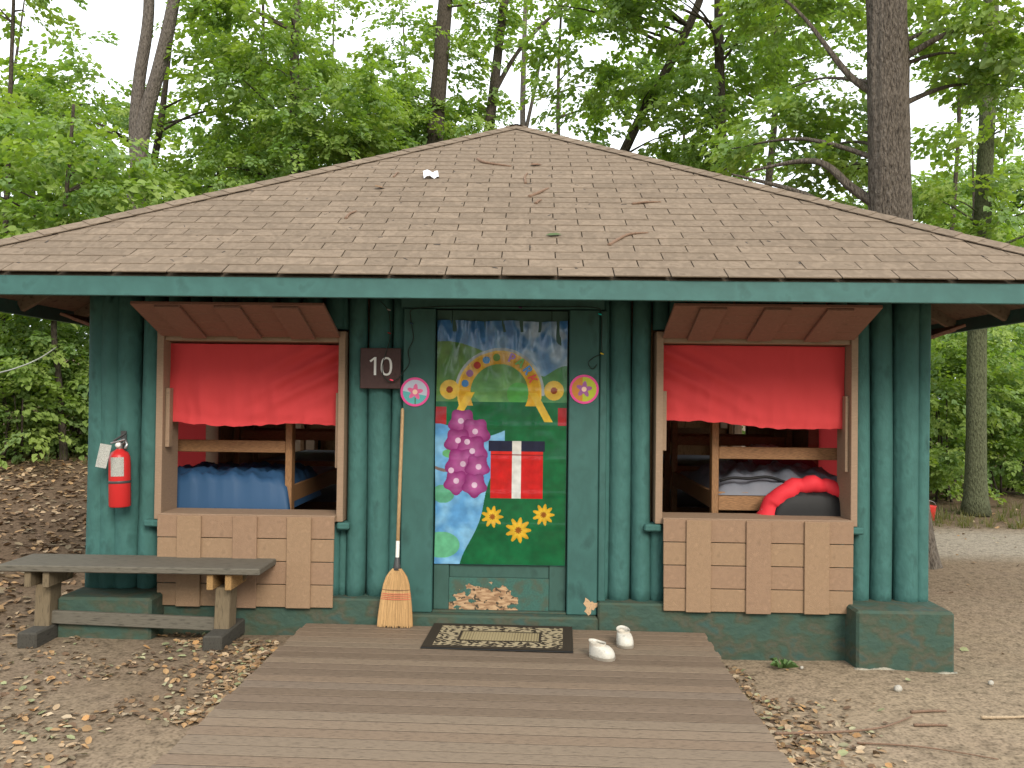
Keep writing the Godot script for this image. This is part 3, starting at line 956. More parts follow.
func make_broom() -> void:
	var b := thing("broom", "corn broom with pale wooden handle leaning beside the door", "broom", Vector3(-0.712, 0.002, 0.13))
	b.rotation_degrees = Vector3(-4.2, 0, -0.6)
	var st := start()
	tube(st, [Vector3(0, 0.37, 0), Vector3(0, 0.9, 0), Vector3(0.001, 1.4, 0), Vector3(0, 1.455, 0), Vector3(0, 1.468, 0)], [0.0125, 0.0125, 0.012, 0.0115, 0.006], 14)
	part("handle", finish(st), M.broom_wood, b)
	part("handle_label", lathe([Vector2(0.0129, 0.46), Vector2(0.0129, 0.57)], 16), M.label_white, b)
	part("collar", lathe([Vector2(0.014, 0.46), Vector2(0.018, 0.445), Vector2(0.024, 0.4), Vector2(0.03, 0.375), Vector2(0.0, 0.375)], 18), M.dark_metal, b)
	var f := FastNoiseLite.new(); f.seed = 4
	# body of the head as a flattened bell, with straws over it
	var prof := [[0.385, 0.028], [0.36, 0.05], [0.33, 0.07], [0.28, 0.086], [0.22, 0.096], [0.15, 0.106], [0.08, 0.113], [0.01, 0.118]]
	var core := start()
	var pts := []; var rd := []
	for q in prof:
		pts.append(Vector3(0, q[0], 0)); rd.append(q[1])
	var rings := []
	for q in prof:
		var ring := []
		for s in 28:
			var a := TAU * s / 28
			ring.append(Vector3(cos(a) * q[1] * 0.97, q[0], sin(a) * (0.022 + 0.012 * (0.39 - q[0]))))
		rings.append(ring)
	for k in rings.size() - 1:
		for s in 28:
			quad(core, rings[k][s], rings[k][(s + 1) % 28], rings[k + 1][(s + 1) % 28], rings[k + 1][s])
	part("bristle_core", finish(core), M.straw[3], b)
	for v in 4:
		var stw := start(false)
		for i in 130:
			var a := rng.randf() * TAU
			var x := clampf(cos(a) * rng.randf_range(0.75, 1.03), -1.03, 1.03)
			var sz := signf(sin(a)) * sqrt(maxf(0.0, 1.0 - x * x * 0.9))
			var p := []; var r := []
			var endy := rng.randf_range(-0.012, 0.012)
			for q in prof:
				p.append(Vector3(x * q[1], q[0] + (endy if q == prof[-1] else 0.0), sz * (0.024 + 0.013 * (0.39 - q[0])) + rng.randf_range(-0.001, 0.0015)))
				r.append(0.0017)
			tube(stw, p, r, 3)
		var o := part("straws", finish(stw), M.straw[v], b)
		o.set_meta("kind", "stuff")
	for q in [[0.247, 0.0945, true], [0.222, 0.0985, false], [0.21, 0.1, false], [0.198, 0.1015, false], [0.186, 0.103, false]]:
		var t := start()
		var p2 := []; var r2 := []
		for s in 33:
			var a := TAU * s / 32
			p2.append(Vector3(cos(a) * q[1], q[0] - 0.002 * sin(a), sin(a) * (0.0285 + 0.012 * (0.39 - q[0])) + 0.001))
			r2.append(0.0022)
		tube(t, p2, r2, 5)
		part("stitching", finish(t), M.stitch_dark if q[2] else M.stitch, b)

func make_mat() -> void:
	var W := 360
	var H := 224
	var im := Image.create(W, H, false, Image.FORMAT_RGB8)
	var n := FastNoiseLite.new(); n.seed = 8; n.frequency = 0.06; n.fractal_octaves = 2
	for y in H:
		for x in W:
			var u := x / 360.0 * 0.93
			var v := y / 224.0 * 0.58
			var c := Color(0.2, 0.165, 0.12)
			var dx := minf(u, 0.93 - u)
			var dy := minf(v, 0.58 - v)
			if dx > 0.062 and dy > 0.05:
				# leafy scroll work: crossing sprays
				var k := sin(u * 90.0 + sin(v * 38.0) * 3.0) * sin(v * 70.0 + sin(u * 30.0) * 2.5) + n.get_noise_2d(x, y) * 0.6
				c = Color(0.66, 0.6, 0.48) if k > -0.12 else Color(0.2, 0.165, 0.12)
			if dx > 0.2 and dy > 0.17: c = Color(0.2, 0.165, 0.12)
			if dx > 0.215 and dy > 0.19:
				c = Color(0.63, 0.57, 0.43) if fposmod(u, 0.018) > 0.004 else Color(0.48, 0.42, 0.31)
			c *= 0.92 + 0.1 * n.get_noise_2d(x * 4.0, y * 4.0)
			im.set_pixel(x, y, c)
	var m := mat(L(1, 1, 1), 0.95)
	m.albedo_texture = ImageTexture.create_from_image(im)
	m.heightmap_enabled = true; m.heightmap_texture = m.albedo_texture; m.heightmap_scale = 0.4
	var d := thing("doormat", "dark brown doormat with cream leaf border and striped middle", "doormat", Vector3(0.0, 0.003, 0.355))
	d.rotation_degrees.y = -2.2
	var sheet := cloth_sheet(0.93, 0.56, 24, 12, func(u: float, v: float, w: float, h: float) -> Vector3:
		return Vector3((u - 0.5) * w, 0.011 + 0.0015 * sin(u * 11.0) * sin(v * 6.0), (0.5 - v) * h))
	part("pile", sheet, m, d)
	part("rubber_backing", box(Vector3(0.935, 0.008, 0.565), 0.002), M.black, d, T(Vector3(0, 0.004, 0)))

func make_shoes() -> void:
	var group := "pair of small white shoes"
	var lab := ["small white slip-on shoe lying beside the doormat, turned sideways", "small white slip-on shoe lying nearer the cabin base, toe outward"]
	var at := [Vector3(0.622, 0.003, 0.74), Vector3(0.786, 0.003, 0.46)]
	var turn := [60.0, 8.0]
	for s in 2:
		var o := thing("shoe", lab[s], "shoe", at[s], group)
		o.rotation_degrees.y = turn[s]
		# lofted from the sole's outline up to the collar, then down into the shoe; z forward is the toe
		var up := start()
		var inside := start()
		var m := 36
		var rings := []
		for k in 15:
			var t := k / 10.0
			var ring := []
			for j in m:
				var a := TAU * j / m
				var c := cos(a)
				var sx := sin(a)
				var out := Vector3(sx * (0.05 + 0.012 * c) * (1.0 - 0.12 * maxf(0.0, -c)), 0.0, signf(c) * pow(absf(c), 0.8) * 0.082)
				var col := Vector3(sx * 0.037, 0.0, -0.03 + c * 0.047)
				var p := out.lerp(col, pow(clampf(t, 0.0, 1.0), 1.9))
				p.y = 0.012 + (0.062 + 0.012 * maxf(0.0, -c)) * sin(clampf(t, 0.0, 1.0) * PI * 0.5)
				if k == 0: p *= Vector3(0.97, 1, 0.97)
				if k > 10:
					var q := (k - 10) / 4.0
					p = Vector3(sx * 0.037 * (1.0 + 0.16 * sin(q * PI) - 0.25 * ss(0.5, 1.0, q)), p.y + 0.014 * sin(q * PI) - 0.055 * ss(0.5, 1.0, q), -0.03 + c * 0.047 * (1.0 + 0.16 * sin(q * PI) - 0.2 * ss(0.5, 1.0, q)))
				ring.append(p)
			rings.append(ring)
		for k in 14:
			for j in m:
				var j2 := (j + 1) % m
				quad(up if k < 12 else inside, rings[k][j], rings[k + 1][j], rings[k + 1][j2], rings[k][j2])
		for j in range(1, m - 1): tri(inside, rings[14][0], rings[14][j], rings[14][j + 1])
		part("upper", finish(up), M.shoe, o)
		part("lining", finish(inside), M.shoe_in, o)
		var sol := start()
		for j in m:
			var p: Vector3 = rings[1][j]
			var p2: Vector3 = rings[1][(j + 1) % m]
			quad(sol, Vector3(p.x * 1.04, 0.014, p.z * 1.03), Vector3(p2.x * 1.04, 0.014, p2.z * 1.03), Vector3(p2.x * 1.02, -0.002, p2.z * 1.02), Vector3(p.x * 1.02, -0.002, p.z * 1.02))
			tri(sol, Vector3(0, 0.013, 0), Vector3(p.x * 1.04, 0.014, p.z * 1.03), Vector3(p2.x * 1.04, 0.014, p2.z * 1.03))
			tri(sol, Vector3(0, -0.002, 0), Vector3(p.x * 1.02, -0.002, p.z * 1.02), Vector3(p2.x * 1.02, -0.002, p2.z * 1.02))
		part("sole", finish(sol), M.shoe_in, o)

func make_extinguisher() -> void:
	var e := thing("fire_extinguisher", "small red fire extinguisher with white tag hanging on the log wall", "fire extinguisher", Vector3(-2.625, 0.765, 0.055))
	e.rotation_degrees.z = 1.5
	part("cylinder", lathe([Vector2(0.0, 0.0), Vector2(0.066, 0.003), Vector2(0.071, 0.012), Vector2(0.071, 0.3), Vector2(0.068, 0.345), Vector2(0.055, 0.375), Vector2(0.03, 0.39), Vector2(0.02, 0.4), Vector2(0.0, 0.4)], 32), M.ext_red, e)
	part("band", lathe([Vector2(0.072, 0.165), Vector2(0.0735, 0.167), Vector2(0.0735, 0.181), Vector2(0.072, 0.183)], 32), M.dark_metal, e)
	var st := start()
	for k in 12:
		var a := lerpf(0.75, 2.0, k / 12.0)
		var b := lerpf(0.75, 2.0, (k + 1) / 12.0)
		var r := 0.0718
		quad(st, Vector3(cos(a) * r, 0.215, sin(a) * r), Vector3(cos(b) * r, 0.215, sin(b) * r), Vector3(cos(b) * r, 0.345, sin(b) * r), Vector3(cos(a) * r, 0.345, sin(a) * r))
	part("label_plate", finish(st), M.label_grey, e)
	part("valve", lathe([Vector2(0.018, 0.395), Vector2(0.022, 0.41), Vector2(0.022, 0.44), Vector2(0.014, 0.45), Vector2(0.0, 0.45)], 16), M.metal, e)
	part("gauge", lathe([Vector2(0.0, 0.008), Vector2(0.016, 0.008), Vector2(0.018, 0.0)], 16), M.label_white, e, T(Vector3(0, 0.425, 0.022), Vector3(90, 0, 0)))
	var lv := start(false)
	add_box(lv, Vector3(0.0, 0.452, 0.02), Vector3(0.1, 0.012, 0.022), 0.003, Basis(Vector3.BACK, 0.25))
	part("lever", finish(lv), M.metal, e)
	var hd := start(false)
	add_box(hd, Vector3(0.01, 0.478, 0.02), Vector3(0.095, 0.012, 0.022), 0.003, Basis(Vector3.BACK, 0.55))
	part("handle", finish(hd), M.dark_metal, e)
	var hose := start()
	tube(hose, [Vector3(0.02, 0.43, 0.0), Vector3(0.05, 0.455, 0.01), Vector3(0.062, 0.43, 0.02), Vector3(0.055, 0.4, 0.03)], [0.008, 0.008, 0.009, 0.011], 8)
	part("nozzle", finish(hose), M.metal, e)
	var tagm := cloth_sheet(0.075, 0.16, 6, 8, func(u: float, v: float, w: float, h: float) -> Vector3: return Vector3((u - 0.5) * w, (v - 1.0) * h, 0.006 * sin(u * 3.0 + v)))
	part("paper_tag", tagm, M.label_grey, e, T(Vector3(-0.052, 0.435, 0.082), Vector3(-6, 0, -11)))
	part("hanger", box(Vector3(0.04, 0.12, 0.012), 0.003), M.dark_metal, e, T(Vector3(0, 0.46, -0.062)))

func make_lights() -> void:
	var s := thing("string_lights", "thin dark cord of tiny coloured lights draped over the door frame", "string lights", Vector3(0, 0, 0))
	var runs := [[Vector3(-0.86, 2.2, 0.01), Vector3(-0.8, 2.12, 0.03), Vector3(-0.79, 1.95, 0.025), Vector3(-0.84, 1.74, 0.03), Vector3(-0.8, 1.65, 0.03), Vector3(-0.74, 1.66, 0.03), Vector3(-0.69, 1.72, 0.02), Vector3(-0.655, 1.78, 0.012), Vector3(-0.665, 1.86, 0.01), Vector3(-0.63, 1.95, 0.012), Vector3(-0.65, 2.08, 0.012), Vector3(-0.62, 2.15, 0.02), Vector3(-0.3, 2.17, 0.015), Vector3(0.2, 2.17, 0.015), Vector3(0.6, 2.17, 0.02), Vector3(0.655, 2.12, 0.012), Vector3(0.66, 1.95, 0.012), Vector3(0.66, 1.86, 0.012), Vector3(0.61, 1.83, 0.012), Vector3(0.57, 1.79, 0.012), Vector3(0.6, 1.75, 0.012), Vector3(0.63, 1.78, 0.012)]]
	for r in runs:
		var cv := Curve3D.new()
		for i in r.size():
			var tn: Vector3 = (r[mini(i + 1, r.size() - 1)] - r[maxi(i - 1, 0)]) * 0.17
			cv.add_point(r[i], -tn, tn)
		var pts := cv.tessellate_even_length(4, 0.02)
		var rd := []
		for p in pts: rd.append(0.0032)
		var st := start()
		tube(st, Array(pts), rd, 6)
		part("cord", finish(st), M.cable, s)
	for q in [[Vector3(-0.775, 1.658, 0.036), Color(1.0, 0.25, 0.4)], [Vector3(-0.795, 1.98, 0.03), Color(0.5, 0.12, 0.1)], [Vector3(0.645, 2.125, 0.02), Color(0.1, 0.75, 0.75)], [Vector3(0.662, 1.855, 0.02), Color(0.8, 0.7, 0.2)], [Vector3(-0.8, 2.14, 0.03), Color(0.6, 0.6, 0.6)], [Vector3(-0.645, 2.05, 0.018), Color(0.1, 0.2, 0.3)], [Vector3(0.1, 2.165, 0.022), Color(0.3, 0.1, 0.3)]]:
		var m := mat(Color(q[1]).srgb_to_linear(), 0.2)
		var bl := part("bulb", lathe([Vector2(0.0045, -0.014), Vector2(0.0055, 0.0), Vector2(0.005, 0.008), Vector2(0.0, 0.013)], 10), m, s, T(q[0], Vector3(30, 0, 70)))

# ---------------------------------------------------------------- bench
func make_bench() -> void:
	var b := thing("bench", "weathered grey wooden bench with heavy feet by the cabin wall", "bench", Vector3(-2.40, 0, 0.25))
	b.rotation_degrees.y = 0.2
	part("seat", box(Vector3(1.7, 0.042, 0.41), 0.006), M.bench, b, T(Vector3(0.012, 0.412, -0.025)))
	for x in [-0.6, 0.585]:
		part("leg", box(Vector3(0.1, 0.29, 0.14), 0.006), M.bench_leg, b, T(Vector3(x, 0.14 + 0.0, 0.0), Vector3(0, 0, -1.5)))
		for d in [-0.066, 0.066]:
			part("bracket", box(Vector3(0.042, 0.1, 0.3), 0.004), M.bench_new if x > 0 else M.bench_leg, b, T(Vector3(x + d * 0.9 + 0.005, 0.336, 0.0), Vector3(0, 0, 0)))
		part("brace", box(Vector3(0.03, 0.13, 0.05), 0.004), M.bench_leg, b, T(Vector3(x + 0.1, 0.345, -0.1), Vector3(0, 0, -35)))
		part("foot", box(Vector3(0.125, 0.105, 0.52), 0.01), M.bench_foot, b, T(Vector3(x, -0.035, -0.02)))
	part("stretcher", box(Vector3(1.1, 0.085, 0.035), 0.005), M.bench, b, T(Vector3(-0.02, 0.052, 0.02), Vector3(0, 0, -1.6)))

# ---------------------------------------------------------------- forest
var spray_meshes := []
func make_sprays() -> void:
	for v in 4:
		var st := start(false)
		var n := 30
		for i in n:
			var t := i / float(n - 1)
			var side := 1.0 if i % 2 else -1.0
			var base := Vector3(t * 0.52 - 0.1, -0.1 * t * t + 0.02 * sin(t * 9.0 + v), 0.05 * sin(t * 4.0 + v) + side * 0.13 * rng.randf() * (1.2 - t))
			var yaw := side * rng.randf_range(0.35, 1.25) * (1.1 - 0.6 * t)
			var pit := rng.randf_range(-0.75, 0.25)
			var roll := rng.randf_range(-0.6, 0.6)
			var bs := Basis(Vector3.UP, -yaw) * Basis(Vector3.BACK, pit) * Basis(Vector3.RIGHT, roll)
			var ln := rng.randf_range(0.075, 0.125)
			var wd := ln * rng.randf_range(0.34, 0.44)
			base += Vector3(rng.randf_range(-0.03, 0.03), rng.randf_range(-0.06, 0.06), 0)
			var a := base
			var tip := base + bs * Vector3(ln, -0.012, 0)
			var m1 := base + bs * Vector3(ln * 0.45, 0.004, 0)
			var l1 := base + bs * Vector3(ln * 0.3, 0.012, wd)
			var l2 := base + bs * Vector3(ln * 0.68, 0.004, wd * 0.72)
			var r1 := base + bs * Vector3(ln * 0.3, 0.012, -wd)
			var r2 := base + bs * Vector3(ln * 0.68, 0.004, -wd * 0.72)
			tri(st, a, l1, l2); tri(st, a, l2, tip); tri(st, a, tip, r2); tri(st, a, r2, r1)
		spray_meshes.append(finish(st))

# leaf greens of the mixed wood, picked at random for every spray
const LEAF_GREENS := [Color(0.25, 0.36, 0.1), Color(0.29, 0.4, 0.11), Color(0.23, 0.35, 0.13), Color(0.33, 0.43, 0.12), Color(0.26, 0.37, 0.14)]

# blobs: [centre, radii, density]
func crown(parent: Node3D, blobs: Array, scale := 1.0) -> void:
	var tr := [[], [], [], []]
	var co := [[], [], [], []]
	for b in blobs:
		var c: Vector3 = b[0]
		var r: Vector3 = b[1]
		var cnt := int(b[2] * 19.0 * (r.x * r.y + 0.3) * 3.14 / (scale * scale))
		# limbs' ends inside the blob gather the sprays into clumps
		var clumps := []
		for k in maxi(5, int(cnt / 9.0)):
			var d := Vector3(rng.randfn(), rng.randfn(), rng.randfn()).normalized() * pow(rng.randf(), 0.4)
			clumps.append([d * r])
		for i in cnt:
			var q: Array = clumps[rng.randi() % clumps.size()]
			var p: Vector3 = c + q[0] + Vector3(rng.randfn() * 0.3, rng.randfn() * 0.16, rng.randfn() * 0.3) * scale
			var out: Vector3 = (p - c)
			var yaw := atan2(-out.z, out.x) + rng.randfn() * 0.8
			var bs := Basis(Vector3.UP, yaw) * Basis(Vector3.BACK, rng.randf_range(-0.5, 0.35)) * Basis(Vector3.RIGHT, rng.randfn() * 0.35)
			var s := rng.randf_range(0.8, 1.25) * scale
			var v := rng.randi() % 4
			tr[v].append(Transform3D(bs.scaled_local(Vector3(s, s, s)), p - parent.position))
			var col: Color = LEAF_GREENS[rng.randi() % LEAF_GREENS.size()]
			co[v].append(col)
	var holder := group_part("crown", parent)
	for v in 4:
		if tr[v].is_empty(): continue
		var mm := MultiMesh.new()
		mm.transform_format = MultiMesh.TRANSFORM_3D
		mm.use_colors = true
		mm.mesh = spray_meshes[v]
		mm.instance_count = tr[v].size()
		for i in tr[v].size():
			mm.set_instance_transform(i, tr[v][i])
			mm.set_instance_color(i, co[v][i])
		var o := MultiMeshInstance3D.new()
		o.multimesh = mm
		o.material_override = M.leaf
		o.name = "foliage"
		o.set_meta("kind", "stuff")
		holder.add_child(o, true)

func smooth_path(pts: Array, step: float) -> Array:
	var cv := Curve3D.new()
	for i in pts.size():
		var tn: Vector3 = (pts[mini(i + 1, pts.size() - 1)] - pts[maxi(i - 1, 0)]) * 0.17
		cv.add_point(pts[i], -tn, tn)
	return Array(cv.tessellate_even_length(5, step))

# stems: [points, r0, r1]; limbs reach from the first stem into every blob
func tree(called: String, label: String, bark: Material, stems: Array, blobs: Array, tone: float, group := "", scale := 1.0, rough := 0.012, sides := 14, step := 0.25, limbs := 3) -> Node3D:
	var p0: Vector3 = stems[0][0][0]
	var t := thing(called, label, "tree", Vector3(p0.x, ground_y(p0.x, p0.z), p0.z), group)
	var nz := FastNoiseLite.new(); nz.seed = used[called] + 3; nz.frequency = 0.03; nz.fractal_octaves = 3
	var tk := group_part("trunk", t)
	var first := []
	for q in stems:
		var pts := smooth_path(q[0], step)
		if first.is_empty(): first = pts
		var rd := []
		for k in pts.size():
			var u := float(k) / (pts.size() - 1)
			var r: float = lerpf(q[1], q[2], u)
			if q == stems[0]:
				r += q[1] * 0.55 * exp(-(pts[k].y - p0.y) * 3.2)
			rd.append(r)
		var loc := []
		for p in pts: loc.append(p - t.position)
		var st := start()
		tube(st, loc, rd, sides, rough, nz)
		part("stem", finish(st), bark, tk)
	for b in blobs:
		var c: Vector3 = b[0]
		for k in limbs:
			var e: Vector3 = c + Vector3(rng.randf_range(-0.8, 0.8), rng.randf_range(-0.6, 0.6), rng.randf_range(-0.8, 0.8)) * b[1]
			var best := 0
			for i in first.size():
				if first[i].y < e.y - 0.25 * Vector2(first[i].x - e.x, first[i].z - e.z).length(): best = i
			var s: Vector3 = first[best]
			var ln := (e - s).length()
			if ln < 0.2: continue
			var mid := (s + e) / 2 + Vector3(rng.randf_range(-0.1, 0.1), 0.08, rng.randf_range(-0.1, 0.1)) * ln
			var pp := smooth_path([s, mid, e], 0.3)
			var r3 := []; var l3 := []
			for i in pp.size():
				l3.append(pp[i] - t.position)
				r3.append(lerpf(minf(0.012 + 0.011 * ln, stems[0][1] * 0.6), 0.006, float(i) / (pp.size() - 1)))
			var st2 := start()
			tube(st2, l3, r3, 6)
			part("branch", finish(st2), bark, tk)
	if blobs: crown(t, blobs, scale)
	return t

func V(x: float, y: float, z: float) -> Vector3:
	return Vector3(x, y, z)

func B(x: float, y: float, z: float, rx: float, ry: float, d := 1.0, rz := -1.0) -> Array:
	return [Vector3(x, y, z), Vector3(rx, ry, rz if rz > 0 else rx), d]

func make_forest() -> void:
	make_sprays()
	# the big tree standing close behind the cabin's right corner
	var g0 := ground_y(4.28, -3.6)
	var big := tree("maple_tree", "thick ridged grey-brown trunk rising right behind the cabin roof", M.bark, [[[V(4.3, g0 - 0.1, -3.6), V(4.2, 1.5, -3.6), V(4.1, 3.6, -3.6), V(4.05, 6.0, -3.6), V(4.0, 9.0, -3.7), V(3.9, 13.0, -3.8)], 0.25, 0.17]],
		[B(3.5, 6.9, -5.1, 0.8, 0.5), B(4.95, 5.9, -3.9, 0.85, 0.5, 0.9), B(5.7, 5.4, -4.2, 0.5, 0.5), B(3.3, 4.9, -5.6, 0.9, 0.55, 0.8), B(3.8, 5.1, -5.1, 0.55, 0.7, 0.7), B(4.0, 4.3, -4.8, 0.35, 0.45), B(4.2, 9.6, -4.2, 2.6, 1.6, 0.8), B(6.2, 8.2, -3.6, 1.6, 1.0, 0.8)], 0.6, "", 0.85, 0.035, 40, 0.09, 2)
	for q in [[V(4.02, 4.9, -3.62), V(3.7, 5.2, -3.75), V(3.26, 5.89, -3.9), V(2.9, 6.3, -4.0), 0.045], [V(4.0, 3.7, -3.65), V(3.75, 3.95, -3.8), V(3.4, 4.3, -4.0), V(2.7, 4.25, -4.3), 0.06], [V(4.02, 3.3, -3.6), V(3.7, 3.6, -3.9), V(3.3, 3.95, -4.1), V(2.6, 4.3, -4.6), 0.055], [V(4.2, 5.3, -3.55), V(4.7, 5.6, -3.6), V(5.2, 5.75, -3.7), V(5.8, 5.9, -3.8), 0.04]]:
		var st := start()
		var pp := smooth_path([q[0], q[1], q[2], q[3]], 0.1)
		var rd := []; var lp := []
		for i in pp.size():
			rd.append(lerpf(q[4], 0.012, float(i) / (pp.size() - 1))); lp.append(pp[i] - big.position)
		tube(st, lp, rd, 8)
		part("limb", finish(st), M.bark, big.get_node("trunk"))
	# slim mossy tree beyond the track
	tree("maple_tree", "slim mossy trunk standing beyond the sandy track", M.bark_moss, [[[V(7.19, -0.2, -7.8), V(7.2, 2.5, -7.8), V(7.3, 5.0, -7.8), V(7.4, 8.0, -7.8), V(7.3, 11.0, -7.9)], 0.15, 0.1]],
		[B(7.3, 5.9, -7.6, 0.85, 0.3, 0.9), B(6.8, 4.7, -7.6, 0.75, 0.35, 0.9), B(7.7, 4.2, -7.6, 0.75, 0.6, 1.0), B(7.3, 3.4, -8.2, 0.9, 0.4, 0.9), B(7.0, 9.6, -7.8, 1.9, 1.2, 0.8)], 0.5)
	# twin trunk on the left
	var gl := ground_y(-6.9, -9.1)
	tree("oak_tree", "tall trunk that forks into two stems left of the roof", M.bark_grey, [[[V(-6.95, gl - 0.1, -9.1), V(-6.9, 3.0, -9.1), V(-6.85, 4.8, -9.1), V(-6.74, 6.2, -9.1), V(-6.48, 7.3, -9.1), V(-6.22, 8.6, -9.1), V(-5.9, 11.5, -9.1)], 0.21, 0.06], [[V(-6.82, 5.3, -9.12), V(-6.87, 6.2, -9.12), V(-6.84, 7.2, -9.15), V(-6.72, 8.5, -9.2), V(-6.9, 11.0, -9.3)], 0.125, 0.06]],
		[B(-5.9, 11.2, -9.1, 2.0, 1.0, 0.8), B(-7.6, 11.8, -9.2, 1.6, 0.9, 0.7)], 0.4, "", 1.0, 0.02, 22, 0.15)
	# trees behind the roof
	tree("maple_tree", "straight dark trunk behind the roof's left slope", M.bark_dark, [[[V(-2.3, 0.8, -13.1), V(-2.15, 5.0, -13.1), V(-1.98, 8.0, -13.1), V(-1.82, 10.4, -13.1), V(-1.6, 14.0, -13.2)], 0.24, 0.13]],
		[B(-2.83, 9.2, -13.4, 1.6, 1.7, 1.1), B(-2.3, 7.6, -13.4, 1.3, 1.2, 1.1), B(-3.9, 6.7, -13.2, 2.4, 0.7, 1.2), B(-0.95, 10.6, -14.1, 1.0, 0.8, 0.9)], 0.42)
	tree("beech_tree", "leafy tree filling the space behind the roof's left slope", M.bark_dark, [[[V(-4.4, 0.9, -10.4), V(-4.3, 4.0, -10.4), V(-4.4, 8.0, -10.3), V(-4.2, 11.0, -10.2)], 0.15, 0.06]],
		[B(-4.4, 7.6, -10.1, 1.75, 1.5, 1.25), B(-5.2, 8.9, -10.1, 1.2, 0.7, 1.2), B(-3.35, 6.4, -10.1, 1.5, 1.1, 1.25), B(-5.5, 5.8, -10.5, 1.2, 0.8, 1.1)], 0.35)
	tree("beech_tree", "leafy tree behind the forked trunk", M.bark_dark, [[[V(-7.9, 1.2, -11.2), V(-7.8, 4.0, -11.2), V(-7.4, 7.0, -11.3), V(-7.2, 9.0, -11.3)], 0.12, 0.04]],
		[B(-8.9, 6.9, -11.1, 1.5, 0.55, 1.1), B(-6.1, 7.4, -11.6, 1.0, 0.9, 1.1), B(-6.2, 5.5, -11.1, 1.6, 0.9, 1.1), B(-8.3, 5.5, -11.4, 1.5, 0.9, 1.2)], 0.55)
	tree("young_maple", "young leafy tree with thin dark stem beside the cabin's left eave", M.bark_dark, [[[V(-6.65, 0.4, -6.6), V(-6.72, 1.6, -6.55), V(-6.8, 2.6, -6.5), V(-6.5, 4.2, -6.2), V(-6.3, 5.6, -6.0)], 0.05, 0.018]],
		[B(-6.6, 4.6, -5.8, 1.05, 0.75, 1.2), B(-5.95, 3.8, -5.7, 0.9, 0.6, 1.2), B(-7.2, 3.4, -6.2, 1.0, 0.85, 1.2), B(-5.95, 5.0, -6.7, 0.6, 0.5, 1.0)], 0.35)
	tree("young_maple", "young tree whose few leaves hang against open sky", M.bark_dark, [[[V(-8.1, 0.6, -7.3), V(-8.0, 3.0, -7.2), V(-7.9, 5.5, -7.1), V(-7.8, 8.2, -7.0)], 0.06, 0.02]],
		[B(-7.85, 7.4, -7.1, 0.4, 0.5, 0.7), B(-7.7, 5.6, -7.3, 0.7, 0.4, 0.8)], 0.35)
	tree("maple_tree", "bright leafy maple behind the roof's peak with slanting stem", M.bark_dark, [[[V(0.6, 0.3, -10.6), V(1.0, 4.0, -10.2), V(1.9, 6.2, -9.6), V(3.0, 8.4, -9.2), V(3.6, 10.5, -9.2)], 0.13, 0.05]],
		[B(1.5, 7.7, -9.2, 1.4, 1.2, 0.8), B(2.55, 6.6, -9.2, 1.3, 1.0, 0.8), B(2.1, 5.75, -9.6, 1.35, 0.6, 0.8), B(0.95, 6.0, -10.1, 0.5, 0.45, 1.0), B(1.1, 8.6, -8.8, 0.95, 0.6, 1.1)], 0.5)
	tree("maple_tree", "broad bright maple crown left of the thick trunk", M.bark_dark, [[[V(3.6, 0.2, -9.3), V(3.5, 4.0, -9.0), V(3.3, 7.0, -8.6), V(3.2, 10.0, -8.4)], 0.14, 0.06]],
		[B(3.25, 7.5, -8.1, 1.35, 0.9, 0.8), B(2.95, 6.3, -8.6, 0.75, 0.9, 0.8), B(2.2, 8.4, -8.2, 1.0, 0.6, 1.0), B(4.3, 8.2, -8.3, 0.8, 0.6, 0.9)], 0.55)
	tree("birch_tree", "thin pale forked trunk against the sky above the roof peak", M.bark_grey, [[[V(0.3, 0.5, -19.0), V(0.1, 6.0, -19.0), V(-0.15, 9.5, -19.0), V(-0.1, 13.5, -19.0)], 0.13, 0.06], [[V(-0.13, 9.0, -19.0), V(0.2, 10.6, -19.0), V(0.5, 12.5, -19.0)], 0.06, 0.03]], [B(0.2, 14.8, -19.0, 1.6, 0.9, 0.6)], 0.7)
	tree("oak_tree", "dark slanting trunk with long branch behind the roof peak", M.bark_dark, [[[V(-1.4, 0.6, -14.4), V(-1.1, 6.0, -14.2), V(-0.85, 8.0, -14.1), V(-0.55, 10.9, -14.1), V(-0.3, 13.0, -14.1)], 0.16, 0.09], [[V(-0.8, 8.6, -14.1), V(-0.2, 9.7, -14.2), V(0.6, 10.6, -14.3), V(1.5, 11.3, -14.4)], 0.06, 0.03]],
		[B(-1.1, 8.4, -14.3, 0.5, 0.8, 0.9), B(0.2, 12.4, -14.3, 1.5, 0.7, 0.8)], 0.45)
	tree("beech_tree", "leafy tree between the roof peak and the thick trunk", M.bark_dark, [[[V(5.0, 0.2, -12.0), V(4.9, 4.0, -12.0), V(5.2, 8.0, -12.0), V(5.1, 12.0, -12.0)], 0.12, 0.03]],
		[B(4.6, 5.0, -12.0, 1.4, 0.6, 0.5), B(4.3, 8.6, -12.2, 1.5, 0.9, 0.7), B(6.2, 9.0, -12.2, 1.3, 0.9, 0.8)], 0.6)
	tree("beech_tree", "thin leafy tree straight behind the roof peak", M.bark_dark, [[[V(0.9, 0.3, -16.5), V(1.0, 5.0, -16.5), V(0.8, 9.0, -16.5), V(0.9, 13.0, -16.5)], 0.1, 0.02]],
		[B(0.7, 12.0, -16.5, 1.5, 0.7, 0.8), B(2.2, 10.0, -16.5, 1.1, 0.9, 0.9)], 0.65)
